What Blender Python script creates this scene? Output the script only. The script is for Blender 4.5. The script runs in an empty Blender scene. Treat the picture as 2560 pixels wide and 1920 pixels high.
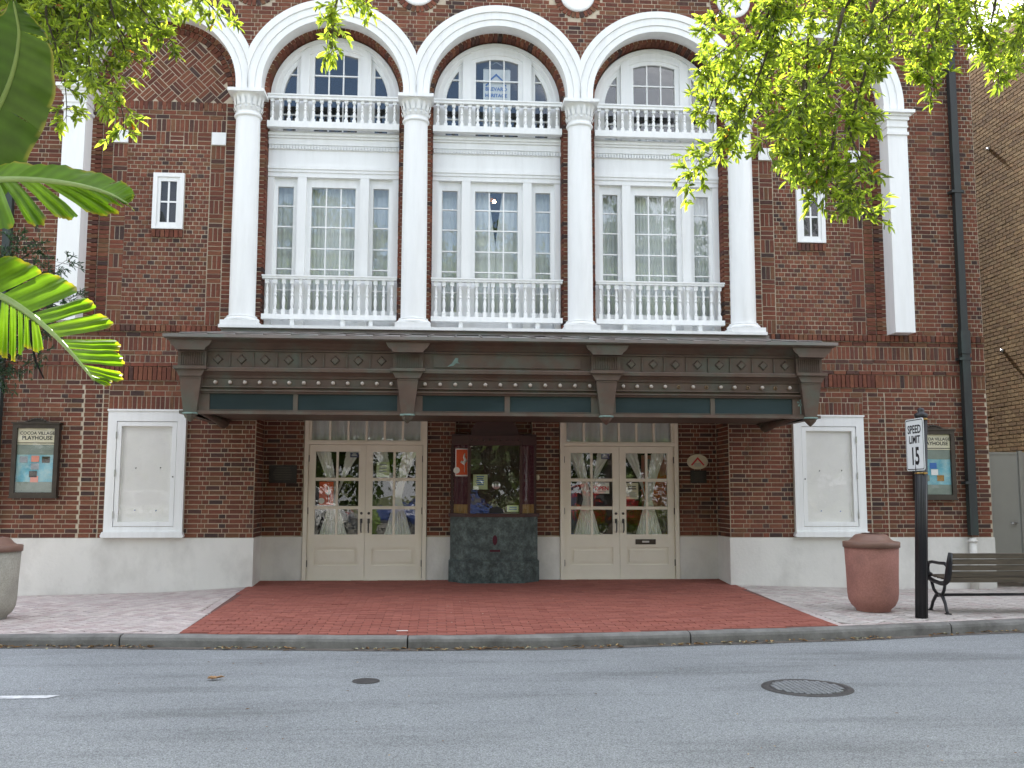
import bpy, math, random
import numpy as np
from mathutils import Vector, Matrix, noise
PI = math.pi
random.seed(7); rng = np.random.default_rng(7)
scene = bpy.context.scene
COL = scene.collection

# ------------------------------------------------------------------ camera, sky, sun, exposure
cam_d = bpy.data.cameras.new('camera'); cam = bpy.data.objects.new('camera', cam_d); COL.objects.link(cam)
CAM = np.array([-0.86, -14.75, 1.326]); FPX = 2462.0
_pi, _ya, _ro = [math.radians(a) for a in (6.32, 4.24, 0.135)]
_fw = np.array([math.sin(_ya)*math.cos(_pi), math.cos(_ya)*math.cos(_pi), math.sin(_pi)])
_rt = np.array([math.cos(_ya), -math.sin(_ya), 0.0]); _up = np.cross(_rt, _fw)
_R = math.cos(_ro)*_rt + math.sin(_ro)*_up; _U = -math.sin(_ro)*_rt + math.cos(_ro)*_up
cam.matrix_world = Matrix(((_R[0], _U[0], -_fw[0], CAM[0]), (_R[1], _U[1], -_fw[1], CAM[1]), (_R[2], _U[2], -_fw[2], CAM[2]), (0, 0, 0, 1)))
cam_d.sensor_width = 36.0; cam_d.lens = FPX/2560*36.0; cam_d.clip_end = 2000; cam_d.clip_start = 0.05
scene.camera = cam
SUN_EL = math.radians(41); SUN_AZ = math.radians(-5.0)      # azimuth measured from +Y (behind the theatre) towards +X
world = bpy.data.worlds.new('World'); scene.world = world; world.use_nodes = True
wn = world.node_tree; wn.nodes.clear()
sky = wn.nodes.new('ShaderNodeTexSky'); sky.sky_type = 'NISHITA'; sky.sun_disc = False
sky.sun_elevation = SUN_EL; sky.sun_rotation = SUN_AZ; sky.air_density = 1.0; sky.dust_density = 2.5; sky.ozone_density = 1.0
bg = wn.nodes.new('ShaderNodeBackground'); bg.inputs['Strength'].default_value = 0.15
wo = wn.nodes.new('ShaderNodeOutputWorld')
wtc = wn.nodes.new('ShaderNodeTexCoord'); cn_ = wn.nodes.new('ShaderNodeTexNoise'); cn_.noise_dimensions = '4D'; cn_.inputs['W'].default_value = 11.7; cn_.inputs['Scale'].default_value = 2.6; cn_.inputs['Detail'].default_value = 8; cn_.inputs['Roughness'].default_value = 0.55
cr_ = wn.nodes.new('ShaderNodeValToRGB'); cr_.color_ramp.elements[0].position = 0.40; cr_.color_ramp.elements[1].position = 0.62; cr_.color_ramp.elements[1].color = (0.9, 0.9, 0.9, 1)
cm_ = wn.nodes.new('ShaderNodeMix'); cm_.data_type = 'RGBA'; CLOUD = 9.0; cm_.inputs[7].default_value = (CLOUD, CLOUD*1.0, CLOUD*1.03, 1)      # scattered bright clouds all over the sky
wn.links.new(wtc.outputs['Generated'], cn_.inputs['Vector']); wn.links.new(cn_.outputs['Fac'], cr_.inputs[0]); wn.links.new(cr_.outputs[0], cm_.inputs[0]); wn.links.new(sky.outputs[0], cm_.inputs[6])
wn.links.new(cm_.outputs[2], bg.inputs[0]); wn.links.new(bg.outputs[0], wo.inputs[0])
sun_d = bpy.data.lights.new('sun', 'SUN'); sun_d.energy = 5.0; sun_d.angle = math.radians(0.53); sun_d.color = (1.0, 0.95, 0.87)
sun = bpy.data.objects.new('sun', sun_d); COL.objects.link(sun); sun.location = (0, 30, 30)
_to_sun = Vector((math.sin(SUN_AZ)*math.cos(SUN_EL), math.cos(SUN_AZ)*math.cos(SUN_EL), math.sin(SUN_EL)))
sun.rotation_euler = _to_sun.to_track_quat('Z', 'Y').to_euler()
scene.view_settings.view_transform = 'Standard'; scene.view_settings.look = 'None'
scene.view_settings.exposure = 1.45; scene.view_settings.gamma = 1.0
scene.render.engine = 'CYCLES'
scene.cycles.use_denoising = True; scene.cycles.max_bounces = 10; scene.cycles.transparent_max_bounces = 24
scene.cycles.diffuse_bounces = 5; scene.cycles.glossy_bounces = 4; scene.cycles.sample_clamp_indirect = 6.0
scene.cycles.caustics_reflective = False; scene.cycles.caustics_refractive = False

def proj(p):
    d = np.asarray(p, float) - CAM
    z = d @ _fw
    return 1280 + FPX*(d @ _R)/z, 960 - FPX*(d @ _U)/z, z

# ------------------------------------------------------------------ materials
def _n(t, kind, **kw):
    n = t.nodes.new(kind)
    for k, v in kw.items():
        setattr(n, k, v)
    return n
def _base(name):
    m = bpy.data.materials.new(name); m.use_nodes = True
    t = m.node_tree; t.nodes.clear()
    out = _n(t, 'ShaderNodeOutputMaterial'); b = _n(t, 'ShaderNodeBsdfPrincipled')
    t.links.new(b.outputs[0], out.inputs[0])
    return m, t, b, out
def _ramp(t, stops):
    r = _n(t, 'ShaderNodeValToRGB'); e = r.color_ramp.elements
    while len(e) < len(stops): e.new(0.5)
    for el, (p, c) in zip(e, stops):
        el.position = p; el.color = (*c, 1) if len(c) == 3 else c
    return r
def _noise(t, coord, scale, detail=4, rough=0.55, stretch=None):
    n = _n(t, 'ShaderNodeTexNoise'); n.inputs['Scale'].default_value = scale
    n.inputs['Detail'].default_value = detail; n.inputs['Roughness'].default_value = rough
    if stretch:
        mp = _n(t, 'ShaderNodeMapping'); mp.inputs['Scale'].default_value = stretch
        t.links.new(coord, mp.inputs['Vector']); coord = mp.outputs[0]
    t.links.new(coord, n.inputs['Vector'])
    return n.outputs['Fac']
def sc(c, k): return tuple(min(1.0, max(0.0, x*k)) for x in c)
def M(name, col, rough=0.7, var=0.12, scale=6.0, bump=0.1, bscale=60.0, metal=0.0, spec=0.4, stain=None, sscale=1.2, samt=0.5, attr=False, stretch=None, coat=0.0):
    m, t, b, out = _base(name)
    tc = _n(t, 'ShaderNodeTexCoord'); co = tc.outputs['Object']
    n1 = _noise(t, co, scale, 6, 0.6, stretch)
    if attr:
        a = _n(t, 'ShaderNodeAttribute'); a.attribute_name = 'col'
        base = a.outputs['Color']
        r = _ramp(t, [(0.25, (1-var,)*3), (0.75, (1+var,)*3)])
        t.links.new(n1, r.inputs[0])
        mx = _n(t, 'ShaderNodeMix', data_type='RGBA', blend_type='MULTIPLY'); mx.inputs[0].default_value = 1.0
        t.links.new(base, mx.inputs[6]); t.links.new(r.outputs[0], mx.inputs[7])
        cur = mx.outputs[2]
    else:
        r = _ramp(t, [(0.25, sc(col, 1-var)), (0.75, sc(col, 1+var))])
        t.links.new(n1, r.inputs[0]); cur = r.outputs[0]
    if stain:
        ns = _noise(t, co, sscale, 7, 0.65, stretch)
        rs = _ramp(t, [(0.46, (0, 0, 0)), (0.68, (samt,)*3)])
        t.links.new(ns, rs.inputs[0])
        mx = _n(t, 'ShaderNodeMix', data_type='RGBA'); mx.inputs[7].default_value = (*stain, 1)
        t.links.new(rs.outputs[0], mx.inputs[0]); t.links.new(cur, mx.inputs[6]); cur = mx.outputs[2]
    t.links.new(cur, b.inputs['Base Color'])
    b.inputs['Roughness'].default_value = rough; b.inputs['Metallic'].default_value = metal
    b.inputs['Specular IOR Level'].default_value = spec; b.inputs['Coat Weight'].default_value = coat
    if bump:
        nb = _noise(t, co, bscale, 5, 0.6)
        bp = _n(t, 'ShaderNodeBump'); bp.inputs['Strength'].default_value = bump; bp.inputs['Distance'].default_value = 0.01
        t.links.new(nb, bp.inputs['Height']); t.links.new(bp.outputs[0], b.inputs['Normal'])
    return m
def leaf_mat(name, trans, mixf=0.5, rough=0.4, vein=0.0, spec=0.5):
    m, t, b, out = _base(name)
    a = _n(t, 'ShaderNodeAttribute'); a.attribute_name = 'col'
    tc = _n(t, 'ShaderNodeTexCoord')
    n1 = _noise(t, tc.outputs['Object'], 14.0, 3)
    r = _ramp(t, [(0.3, (0.8,)*3), (0.7, (1.15,)*3)]); t.links.new(n1, r.inputs[0])
    mx = _n(t, 'ShaderNodeMix', data_type='RGBA', blend_type='MULTIPLY'); mx.inputs[0].default_value = 1.0
    t.links.new(a.outputs['Color'], mx.inputs[6]); t.links.new(r.outputs[0], mx.inputs[7])
    t.links.new(mx.outputs[2], b.inputs['Base Color']); b.inputs['Roughness'].default_value = rough
    b.inputs['Specular IOR Level'].default_value = spec
    tr = _n(t, 'ShaderNodeBsdfTranslucent')
    m2 = _n(t, 'ShaderNodeMix', data_type='RGBA', blend_type='MULTIPLY'); m2.inputs[0].default_value = 1.0
    m2.inputs[7].default_value = (*trans, 1); t.links.new(mx.outputs[2], m2.inputs[6]); t.links.new(m2.outputs[2], tr.inputs['Color'])
    ms = _n(t, 'ShaderNodeMixShader'); ms.inputs[0].default_value = mixf
    t.links.new(b.outputs[0], ms.inputs[1]); t.links.new(tr.outputs[0], ms.inputs[2]); t.links.new(ms.outputs[0], out.inputs[0])
    return m
def glass_mat(name, tint=(0.9, 0.95, 0.95), wave=0.02, boost=1.6, wscale=5.0):
    m, t, b, out = _base(name); t.nodes.remove(b)
    tr = _n(t, 'ShaderNodeBsdfTransparent'); tr.inputs[0].default_value = (*tint, 1)
    gl = _n(t, 'ShaderNodeBsdfGlossy'); gl.inputs['Roughness'].default_value = 0.01
    lw = _n(t, 'ShaderNodeLayerWeight'); lw.inputs['Blend'].default_value = 0.5          # Schlick reflectance, alike from both sides
    pw = _n(t, 'ShaderNodeMath', operation='POWER'); pw.inputs[1].default_value = 5.0; t.links.new(lw.outputs['Facing'], pw.inputs[0])
    fr = _n(t, 'ShaderNodeMath', operation='MULTIPLY_ADD'); fr.inputs[1].default_value = 0.96; fr.inputs[2].default_value = 0.04; t.links.new(pw.outputs[0], fr.inputs[0])
    mu = _n(t, 'ShaderNodeMath', operation='MULTIPLY'); mu.inputs[1].default_value = boost; mu.use_clamp = True
    t.links.new(fr.outputs[0], mu.inputs[0])
    tc = _n(t, 'ShaderNodeTexCoord'); nb = _noise(t, tc.outputs['Object'], wscale, 2)
    bp = _n(t, 'ShaderNodeBump'); bp.inputs['Strength'].default_value = 1.0; bp.inputs['Distance'].default_value = wave
    t.links.new(nb, bp.inputs['Height']); t.links.new(bp.outputs[0], gl.inputs['Normal'])
    ms = _n(t, 'ShaderNodeMixShader')
    t.links.new(mu.outputs[0], ms.inputs[0]); t.links.new(tr.outputs[0], ms.inputs[1]); t.links.new(gl.outputs[0], ms.inputs[2])
    t.links.new(ms.outputs[0], out.inputs[0])
    return m
def asphalt_mat():
    m, t, b, out = _base('asphalt')
    tc = _n(t, 'ShaderNodeTexCoord'); co = tc.outputs['Object']
    v = _n(t, 'ShaderNodeTexVoronoi'); v.inputs['Scale'].default_value = 115.0; t.links.new(co, v.inputs['Vector'])
    r1 = _ramp(t, [(0.0, (0.46, 0.48, 0.485)), (0.35, (0.305, 0.322, 0.33)), (0.8, (0.19, 0.20, 0.205))])
    t.links.new(v.outputs['Distance'], r1.inputs[0])
    vc = _n(t, 'ShaderNodeMix', data_type='RGBA', blend_type='MULTIPLY'); vc.inputs[0].default_value = 0.6
    hs = _n(t, 'ShaderNodeSeparateColor'); t.links.new(v.outputs['Color'], hs.inputs[0])
    rg = _ramp(t, [(0, (0.6,)*3), (1, (1.35,)*3)]); t.links.new(hs.outputs[0], rg.inputs[0])
    t.links.new(r1.outputs[0], vc.inputs[6]); t.links.new(rg.outputs[0], vc.inputs[7])
    n2 = _noise(t, co, 0.55, 6, 0.6); r2 = _ramp(t, [(0.3, (0.86,)*3), (0.7, (1.1,)*3)]); t.links.new(n2, r2.inputs[0])
    m2 = _n(t, 'ShaderNodeMix', data_type='RGBA', blend_type='MULTIPLY'); m2.inputs[0].default_value = 1.0
    t.links.new(vc.outputs[2], m2.inputs[6]); t.links.new(r2.outputs[0], m2.inputs[7])
    n3 = _noise(t, co, 1.0, 6, 0.7, (0.35, 2.2, 1)); r3 = _ramp(t, [(0.50, (1, 1, 1)), (0.68, (0.76, 0.755, 0.75))]); t.links.new(n3, r3.inputs[0])
    m3 = _n(t, 'ShaderNodeMix', data_type='RGBA', blend_type='MULTIPLY'); m3.inputs[0].default_value = 1.0
    t.links.new(m2.outputs[2], m3.inputs[6]); t.links.new(r3.outputs[0], m3.inputs[7])
    t.links.new(m3.outputs[2], b.inputs['Base Color']); b.inputs['Roughness'].default_value = 0.92; b.inputs['Specular IOR Level'].default_value = 0.25
    bp = _n(t, 'ShaderNodeBump'); bp.inputs['Strength'].default_value = 0.9; bp.inputs['Distance'].default_value = 0.006; bp.invert = True
    t.links.new(v.outputs['Distance'], bp.inputs['Height']); t.links.new(bp.outputs[0], b.inputs['Normal'])
    return m
def marble_mat():
    m, t, b, out = _base('green_marble')
    tc = _n(t, 'ShaderNodeTexCoord'); n1 = _noise(t, tc.outputs['Object'], 9.0, 9, 0.7); n2 = _noise(t, tc.outputs['Object'], 34.0, 6, 0.7)
    r = _ramp(t, [(0.3, (0.012, 0.02, 0.02)), (0.47, (0.05, 0.07, 0.068)), (0.6, (0.10, 0.135, 0.13)), (0.72, (0.17, 0.21, 0.2))]); t.links.new(n1, r.inputs[0])
    r2 = _ramp(t, [(0.35, (0.55,)*3), (0.7, (1.3,)*3)]); t.links.new(n2, r2.inputs[0])
    mx = _n(t, 'ShaderNodeMix', data_type='RGBA', blend_type='MULTIPLY'); mx.inputs[0].default_value = 1.0
    t.links.new(r.outputs[0], mx.inputs[6]); t.links.new(r2.outputs[0], mx.inputs[7]); t.links.new(mx.outputs[2], b.inputs['Base Color'])
    b.inputs['Roughness'].default_value = 0.32
    return m
def emit_mat(name, col, s):
    m, t, b, out = _base(name); t.nodes.remove(b)
    e = _n(t, 'ShaderNodeEmission'); e.inputs[0].default_value = (*col, 1); e.inputs[1].default_value = s
    t.links.new(e.outputs[0], out.inputs[0]); return m

MT = dict(
    brick=M('brick', (0, 0, 0), 0.88, 0.3, 22.0, 0.5, 90.0, attr=True, spec=0.25),
    mortar=M('mortar', (0.52, 0.445, 0.335), 0.95, 0.15, 5.0, 0.3, 80, stain=(0.30, 0.25, 0.2), sscale=0.8, samt=0.7),
    white=M('white_paint', (0.82, 0.83, 0.82), 0.45, 0.03, 3.0, 0.05, 40, stain=(0.56, 0.555, 0.53), sscale=2.2, samt=0.20, stretch=(3.5, 3.5, 0.45)),
    plinth=M('plinth_paint', (0.69, 0.675, 0.63), 0.75, 0.05, 2.0, 0.35, 25, stain=(0.45, 0.435, 0.40), sscale=1.3, samt=0.6, stretch=(1, 1, 0.7)),
    cream=M('cream_paint', (0.76, 0.71, 0.60), 0.5, 0.03, 3.0, 0.05, 40, stain=(0.5, 0.45, 0.36), sscale=1.5, samt=0.3),
    copper=M('brown_copper', (0.112, 0.076, 0.058), 0.55, 0.22, 4.0, 0.15, 30, metal=0.25, stain=(0.10, 0.12, 0.095), sscale=2.3, samt=0.8),
    patina=M('green_patina', (0.17, 0.25, 0.22), 0.7, 0.3, 12.0, 0.2, 40),
    roofcop=M('weathered_roof_sheet', (0.21, 0.18, 0.165), 0.5, 0.18, 3.0, 0.1, 30, metal=0.2, stain=(0.16, 0.2, 0.18), sscale=1.7, samt=0.7),
    teal=M('dark_teal_panel', (0.018, 0.032, 0.037), 0.25, 0.3, 2.2, 0.0, stain=(0.035, 0.055, 0.062), sscale=1.0, samt=0.8, stretch=(0.4, 1, 1.6)),
    bulb=M('frosted_bulb', (0.55, 0.51, 0.46), 0.25, 0.3, 9.0, 0.0, stain=(0.16, 0.11, 0.07), sscale=5.0, samt=0.7),
    socket=M('bulb_socket', (0.20, 0.13, 0.07), 0.4, 0.2, 20, 0.0),
    marble=marble_mat(),
    wood=M('dark_maroon_wood', (0.055, 0.02, 0.017), 0.4, 0.25, 5, 0.1, 20, stretch=(1, 1, 6)),
    maroon=M('maroon_curtain', (0.07, 0.012, 0.022), 0.9, 0.25, 12, 0.1, stretch=(5, 5, 0.4)),
    gold=M('gold_fringe', (0.30, 0.16, 0.03), 0.5, 0.35, 30, 0.2, stretch=(6, 6, 0.4)),
    sheer=M('sheer_curtain', (0.80, 0.81, 0.78), 0.9, 0.08, 2, 0.05, 60),
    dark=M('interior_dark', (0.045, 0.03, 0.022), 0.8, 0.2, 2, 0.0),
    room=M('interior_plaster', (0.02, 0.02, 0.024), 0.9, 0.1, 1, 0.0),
    black=M('black_iron', (0.012, 0.012, 0.014), 0.38, 0.25, 10, 0.12, 60, spec=0.5),
    bronze=M('dark_bronze', (0.055, 0.045, 0.036), 0.4, 0.25, 12, 0.1, 40, metal=0.4),
    plaque=M('bronze_plaque', (0.028, 0.024, 0.020), 0.45, 0.3, 30, 0.35, 90, metal=0.3),
    dspout=M('downspout_paint', (0.026, 0.03, 0.03), 0.5, 0.2, 5, 0.1, 40, stain=(0.04, 0.08, 0.065), sscale=1.6, samt=0.5, stretch=(3, 3, 0.5)),
    brass=M('brass', (0.42, 0.27, 0.09), 0.3, 0.2, 12, 0.0, metal=0.9),
    terracotta=M('red_aggregate', (0.34, 0.158, 0.125), 0.85, 0.22, 55, 0.5, 160, stain=(0.2, 0.1, 0.08), sscale=3.0, samt=0.6),
    pebble=M('grey_aggregate', (0.36, 0.34, 0.29), 0.85, 0.25, 60, 0.5, 160, stain=(0.2, 0.19, 0.16), sscale=3.0, samt=0.5),
    lid=M('brown_plastic_lid', (0.20, 0.115, 0.085), 0.5, 0.12, 8, 0.05, 30),
    slat=M('weathered_slat', (0.125, 0.10, 0.072), 0.8, 0.25, 9, 0.3, 50, stretch=(0.5, 6, 6), stain=(0.06, 0.052, 0.042), sscale=4, samt=0.7),
    signwhite=M('sign_white', (0.76, 0.80, 0.80), 0.4, 0.02, 2, 0.0),
    ink=M('ink_black', (0.012, 0.012, 0.015), 0.5, 0.1, 20, 0.0),
    paper=M('paper_white', (0.76, 0.76, 0.72), 0.8, 0.04, 8, 0.0),
    cream_print=M('cream_print', (0.62, 0.58, 0.42), 0.6, 0.05, 8, 0.0),
    orange=M('orange_print', (0.62, 0.10, 0.03), 0.6, 0.12, 7, 0.0),
    orange2=M('bright_orange_print', (0.75, 0.14, 0.03), 0.6, 0.1, 7, 0.0),
    pink=M('salmon_print', (0.66, 0.27, 0.2), 0.7, 0.1, 7, 0.0),
    red=M('red_print', (0.55, 0.03, 0.04), 0.6, 0.1, 10, 0.0),
    bluep=M('blue_print', (0.05, 0.15, 0.42), 0.6, 0.15, 8, 0.0),
    navy=M('navy_print', (0.06, 0.06, 0.16), 0.6, 0.2, 30, 0.0),
    greyp=M('grey_print', (0.3, 0.32, 0.33), 0.7, 0.2, 30, 0.0),
    greenp=M('pale_green_print', (0.52, 0.6, 0.36), 0.6, 0.1, 10, 0.0),
    sky_print=M('poster_blue_print', (0.13, 0.38, 0.46), 0.5, 0.35, 3.0, 0.0, stain=(0.55, 0.62, 0.5), sscale=3.5, samt=0.7),
    olive_print=M('poster_olive_print', (0.2, 0.24, 0.2), 0.5, 0.25, 5, 0.0),
    felt=M('case_backing', (0.80, 0.79, 0.75), 0.9, 0.05, 3, 0.0),
    gatep=M('grey_gate_paint', (0.34, 0.34, 0.31), 0.5, 0.05, 3, 0.05, 30),
    steel=M('steel', (0.5, 0.5, 0.5), 0.3, 0.1, 10, 0.0, metal=0.9),
    kerb=M('kerb_concrete', (0.20, 0.195, 0.182), 0.9, 0.22, 9, 0.5, 70, stain=(0.085, 0.08, 0.072), sscale=1.7, samt=0.85),
    gutter=M('gutter_grime', (0.12, 0.105, 0.09), 0.95, 0.3, 12, 0.4, 60),
    paver=M('paver', (0, 0, 0), 0.9, 0.16, 30, 0.35, 110, attr=True, spec=0.2),
    joint=M('paver_joint_sand', (0.17, 0.125, 0.105), 0.95, 0.3, 15, 0.2, 80),
    joint_red=M('red_paver_joint', (0.15, 0.07, 0.058), 0.95, 0.2, 15, 0.1, 80),
    concrete=M('pale_concrete', (0.27, 0.26, 0.235), 0.9, 0.1, 3, 0.2, 40, stain=(0.2, 0.19, 0.17), sscale=0.6, samt=0.5),
    plaza=M('sunlit_paving', (0.34, 0.325, 0.29), 0.9, 0.1, 3, 0.1, 40),
    ground=M('dry_lawn', (0.14, 0.15, 0.06), 0.95, 0.3, 1.5, 0.3, 20),
    asphalt=asphalt_mat(),
    iron=M('cast_iron', (0.075, 0.072, 0.07), 0.55, 0.3, 25, 0.3, 60, metal=0.3),
    ironlid=M('dusty_iron_lid', (0.24, 0.25, 0.255), 0.7, 0.25, 25, 0.5, 60),
    lanepaint=M('lane_paint', (0.62, 0.63, 0.64), 0.7, 0.15, 20, 0.2, 80, stain=(0.33, 0.34, 0.35), sscale=14, samt=0.8),
    bark=M('bark', (0.09, 0.075, 0.06), 0.95, 0.3, 12, 0.8, 30, stretch=(4, 4, 1)),
    twig=M('twig_bark', (0.07, 0.055, 0.035), 0.9, 0.2, 20, 0.0),
    oak=leaf_mat('oak_leaf', (3.8, 3.4, 1.0), 0.62, 0.24, spec=0.8),
    darkleaf=leaf_mat('glossy_dark_leaf', (1.5, 1.6, 0.6), 0.3, 0.35),
    banana=leaf_mat('banana_leaf', (1.9, 1.9, 0.35), 0.6, 0.45),
    shadebanana=leaf_mat('shaded_banana_leaf', (1.3, 1.5, 0.6), 0.3, 0.42),  # darker copy of the banana leaf, shade put into the colour
    midrib=M('leaf_midrib', (0.24, 0.34, 0.10), 0.5, 0.15, 10, 0.0),
    deadleaf=M('dead_leaf', (0, 0, 0), 0.85, 0.25, 20, 0.1, attr=True),
    glass=glass_mat('window_glass', (0.95, 0.965, 0.97), 0.0012, 1.7),
    oldglass=glass_mat('rippled_door_glass', (0.97, 0.98, 0.97), 0.0014, 1.15, 4.5),
    caseglass=glass_mat('case_glass', (0.99, 0.99, 0.99), 0.0005, 0.5),
    lamp=emit_mat('lamp_glow', (1.0, 0.62, 0.4), 14.0),
)

# ------------------------------------------------------------------ mesh helpers
class MB:
    def __init__(s): s.v = []; s.f = []; s.c = None; s.sm = []
    def add(s, vs, fs, col=None, smooth=False):
        o = len(s.v); s.v.extend([tuple(map(float, p)) for p in vs]); s.f.extend([tuple(i+o for i in q) for q in fs]); s.sm.extend([smooth]*len(fs))
        if col is not None:
            if s.c is None: s.c = []
            s.c.extend([col]*len(vs))
        return s
    def box(s, x0, x1, y0, y1, z0, z1, col=None):
        return s.add([(x0,y0,z0),(x1,y0,z0),(x1,y1,z0),(x0,y1,z0),(x0,y0,z1),(x1,y0,z1),(x1,y1,z1),(x0,y1,z1)],
              [(0,3,2,1),(4,5,6,7),(0,1,5,4),(1,2,6,5),(2,3,7,6),(3,0,4,7)], col)
    def prism(s, poly, y0, y1):                       # poly in X,Z counter-clockwise seen from -Y
        n = len(poly); vs = [(x, y0, z) for x, z in poly] + [(x, y1, z) for x, z in poly]
        return s.add(vs, [tuple(range(n)), tuple(range(2*n-1, n-1, -1))] + [(i, i+n, (i+1) % n+n, (i+1) % n) for i in range(n)])
    def lathe(s, prof, cx, cy, seg=24, a0=0.0, a1=2*PI, sx=1.0, sy=1.0, smooth=True):
        full = abs(a1-a0-2*PI) < 1e-6; k = seg if full else seg+1; o = []
        for r, z in prof:
            for i in range(k):
                a = a0+(a1-a0)*i/seg; o.append((cx+r*math.cos(a)*sx, cy+r*math.sin(a)*sy, z))
        fs = []
        for j in range(len(prof)-1):
            for i in range(seg):
                i2 = (i+1) % k; fs.append((j*k+i, j*k+i2, (j+1)*k+i2, (j+1)*k+i))
        return s.add(o, fs, smooth=smooth)
    def tube(s, pts, rad, seg=8, smooth=True, caps=True):
        pts = [Vector(p) for p in pts]; n = len(pts); rad = rad if isinstance(rad, (list, tuple)) else [rad]*n
        vs = []; prev = None
        for i, p in enumerate(pts):
            d = (pts[min(i+1, n-1)]-pts[max(i-1, 0)]).normalized()
            if prev is None:
                a = Vector((0, 0, 1)) if abs(d.z) < 0.9 else Vector((1, 0, 0)); u = d.cross(a).normalized()
            else:
                u = (prev - d*prev.dot(d)); u = u.normalized() if u.length > 1e-6 else d.orthogonal().normalized()
            prev = u; w = d.cross(u)
            for k in range(seg):
                a = 2*PI*k/seg; vs.append(p + (u*math.cos(a)+w*math.sin(a))*rad[i])
        fs = [(i*seg+k, i*seg+(k+1) % seg, (i+1)*seg+(k+1) % seg, (i+1)*seg+k) for i in range(n-1) for k in range(seg)]
        if caps: fs += [tuple(range(seg-1, -1, -1)), tuple((n-1)*seg+k for k in range(seg))]
        return s.add(vs, fs, smooth=smooth)
    def extrude_x(s, prof, x0, x1):                  # prof in Y,Z open polyline
        n = len(prof); vs = [(x0, y, z) for y, z in prof]+[(x1, y, z) for y, z in prof]
        return s.add(vs, [(i, i+1, n+i+1, n+i) for i in range(n-1)] + [tuple(range(n-1, -1, -1)), tuple(range(n, 2*n))])
    def sphere(s, c, r, seg=10, rings=6):
        prof = [(max(1e-4, r*math.sin(PI*i/rings)), c[2]-r*math.cos(PI*i/rings)) for i in range(rings+1)]
        return s.lathe(prof, c[0], c[1], seg)
    def mesh(s, name, mat, org=(0, 0, 0)):
        me = bpy.data.meshes.new(name)
        vs = np.array(s.v, float)-np.array(org)
        me.from_pydata(vs.tolist(), [], s.f)
        me.polygons.foreach_set('use_smooth', s.sm)
        if s.c is not None:
            at = me.color_attributes.new('col', 'FLOAT_COLOR', 'POINT')
            c = np.ones((len(s.v), 4)); c[:, :3] = np.array(s.c); at.data.foreach_set('color', c.ravel())
        me.materials.append(MT[mat] if isinstance(mat, str) else mat); me.update()
        return me
    def build(s, name, mat, parent=None, loc=None):
        org = ROOT.get(parent.name, (0, 0, 0)) if parent is not None else (loc or (0, 0, 0))
        o = bpy.data.objects.new(name, s.mesh(name, mat, org)); COL.objects.link(o)
        if parent is not None: o.parent = parent; ROOT[o.name] = org
        else: o.location = org; ROOT[o.name] = org
        return o
ROOT = {}
def thing(name, label, cat, loc=(0, 0, 0), group=None):
    o = bpy.data.objects.new(name, None); COL.objects.link(o); o.location = loc; o.empty_display_size = 0.2
    ROOT[o.name] = tuple(loc); o['label'] = label; o['category'] = cat
    if group: o['group'] = group
    return o
def tag(o, label=None, cat=None, group=None, kind=None):
    if label: o['label'] = label
    if cat: o['category'] = cat
    if group: o['group'] = group
    if kind: o['kind'] = kind
    return o
def inst(mesh, name, parent, loc, rot=None):
    o = bpy.data.objects.new(name, mesh); COL.objects.link(o)
    if parent is not None:
        r = ROOT.get(parent.name, (0, 0, 0)); o.parent = parent; o.location = tuple(np.array(loc)-np.array(r))
    else: o.location = loc
    if rot: o.rotation_euler = rot
    return o
def text_mb(txt, size, cx, y, zc, squash=1.0, bold=0.0):
    cu = bpy.data.curves.new('t', 'FONT'); cu.body = txt; cu.size = size; cu.align_x = 'CENTER'; cu.align_y = 'CENTER'; cu.resolution_u = 3; cu.offset = bold
    ob = bpy.data.objects.new('t', cu); COL.objects.link(ob)
    dg = bpy.context.evaluated_depsgraph_get(); me = bpy.data.meshes.new_from_object(ob.evaluated_get(dg))
    mb = MB(); mb.add([(cx+v.co.x*squash, y, zc+v.co.y) for v in me.vertices], [tuple(p.vertices) for p in me.polygons])
    bpy.data.objects.remove(ob); bpy.data.curves.remove(cu); bpy.data.meshes.remove(me)
    return mb
def arc(r, a0, a1, n): return [(r*math.cos(a0+(a1-a0)*i/n), r*math.sin(a0+(a1-a0)*i/n)) for i in range(n+1)]

# ------------------------------------------------------------------ ground, road, kerb, paving
def kerb_y(x):
    return float(np.interp(x, [-9, -7, -5.25, -4.05, -2.8, -1.15, 0, 1.75, 3.43, 4.85, 5.82, 8, 11], [-4.05, -4.15, -4.25, -4.33, -4.5, -4.66, -4.67, -4.5, -4.26, -3.95, -3.73, -3.25, -2.6]))
def gz(x, y):                                      # pavement height
    wall = float(np.interp(x, [-9, -7, -4.8, -3.6, 3.6, 6, 9], [-.17, -.145, -.10, -.03, -.035, -.10, -.12]))
    kerbz = float(np.interp(x, [-9, -4, 4, 9], [-.135, -.11, -.105, -.10]))
    t = min(1.0, max(0.0, -y/4.4))
    if y > 0: return wall*(1-min(1, y/0.65)) + (0.0 if abs(x) < 3.7 else wall)*min(1, y/0.65)
    return wall + (kerbz-wall)*t
ROAD_Z = -0.225
g = MB(); g.add([(-150, -300, -.42), (150, -300, -.42), (150, 150, -.42), (-150, 150, -.42)], [(0, 1, 2, 3)])
tag(g.build('ground', 'ground'), kind='structure')
mb = MB(); xs = np.linspace(-40, 40, 81); 
for i in range(80):
    x0, x1 = xs[i], xs[i+1]
    mb.add([(x0, -11.6, ROAD_Z), (x1, -11.6, ROAD_Z), (x1, kerb_y(x1)+.05, ROAD_Z), (x0, kerb_y(x0)+.05, ROAD_Z)], [(0, 1, 2, 3)])
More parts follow.
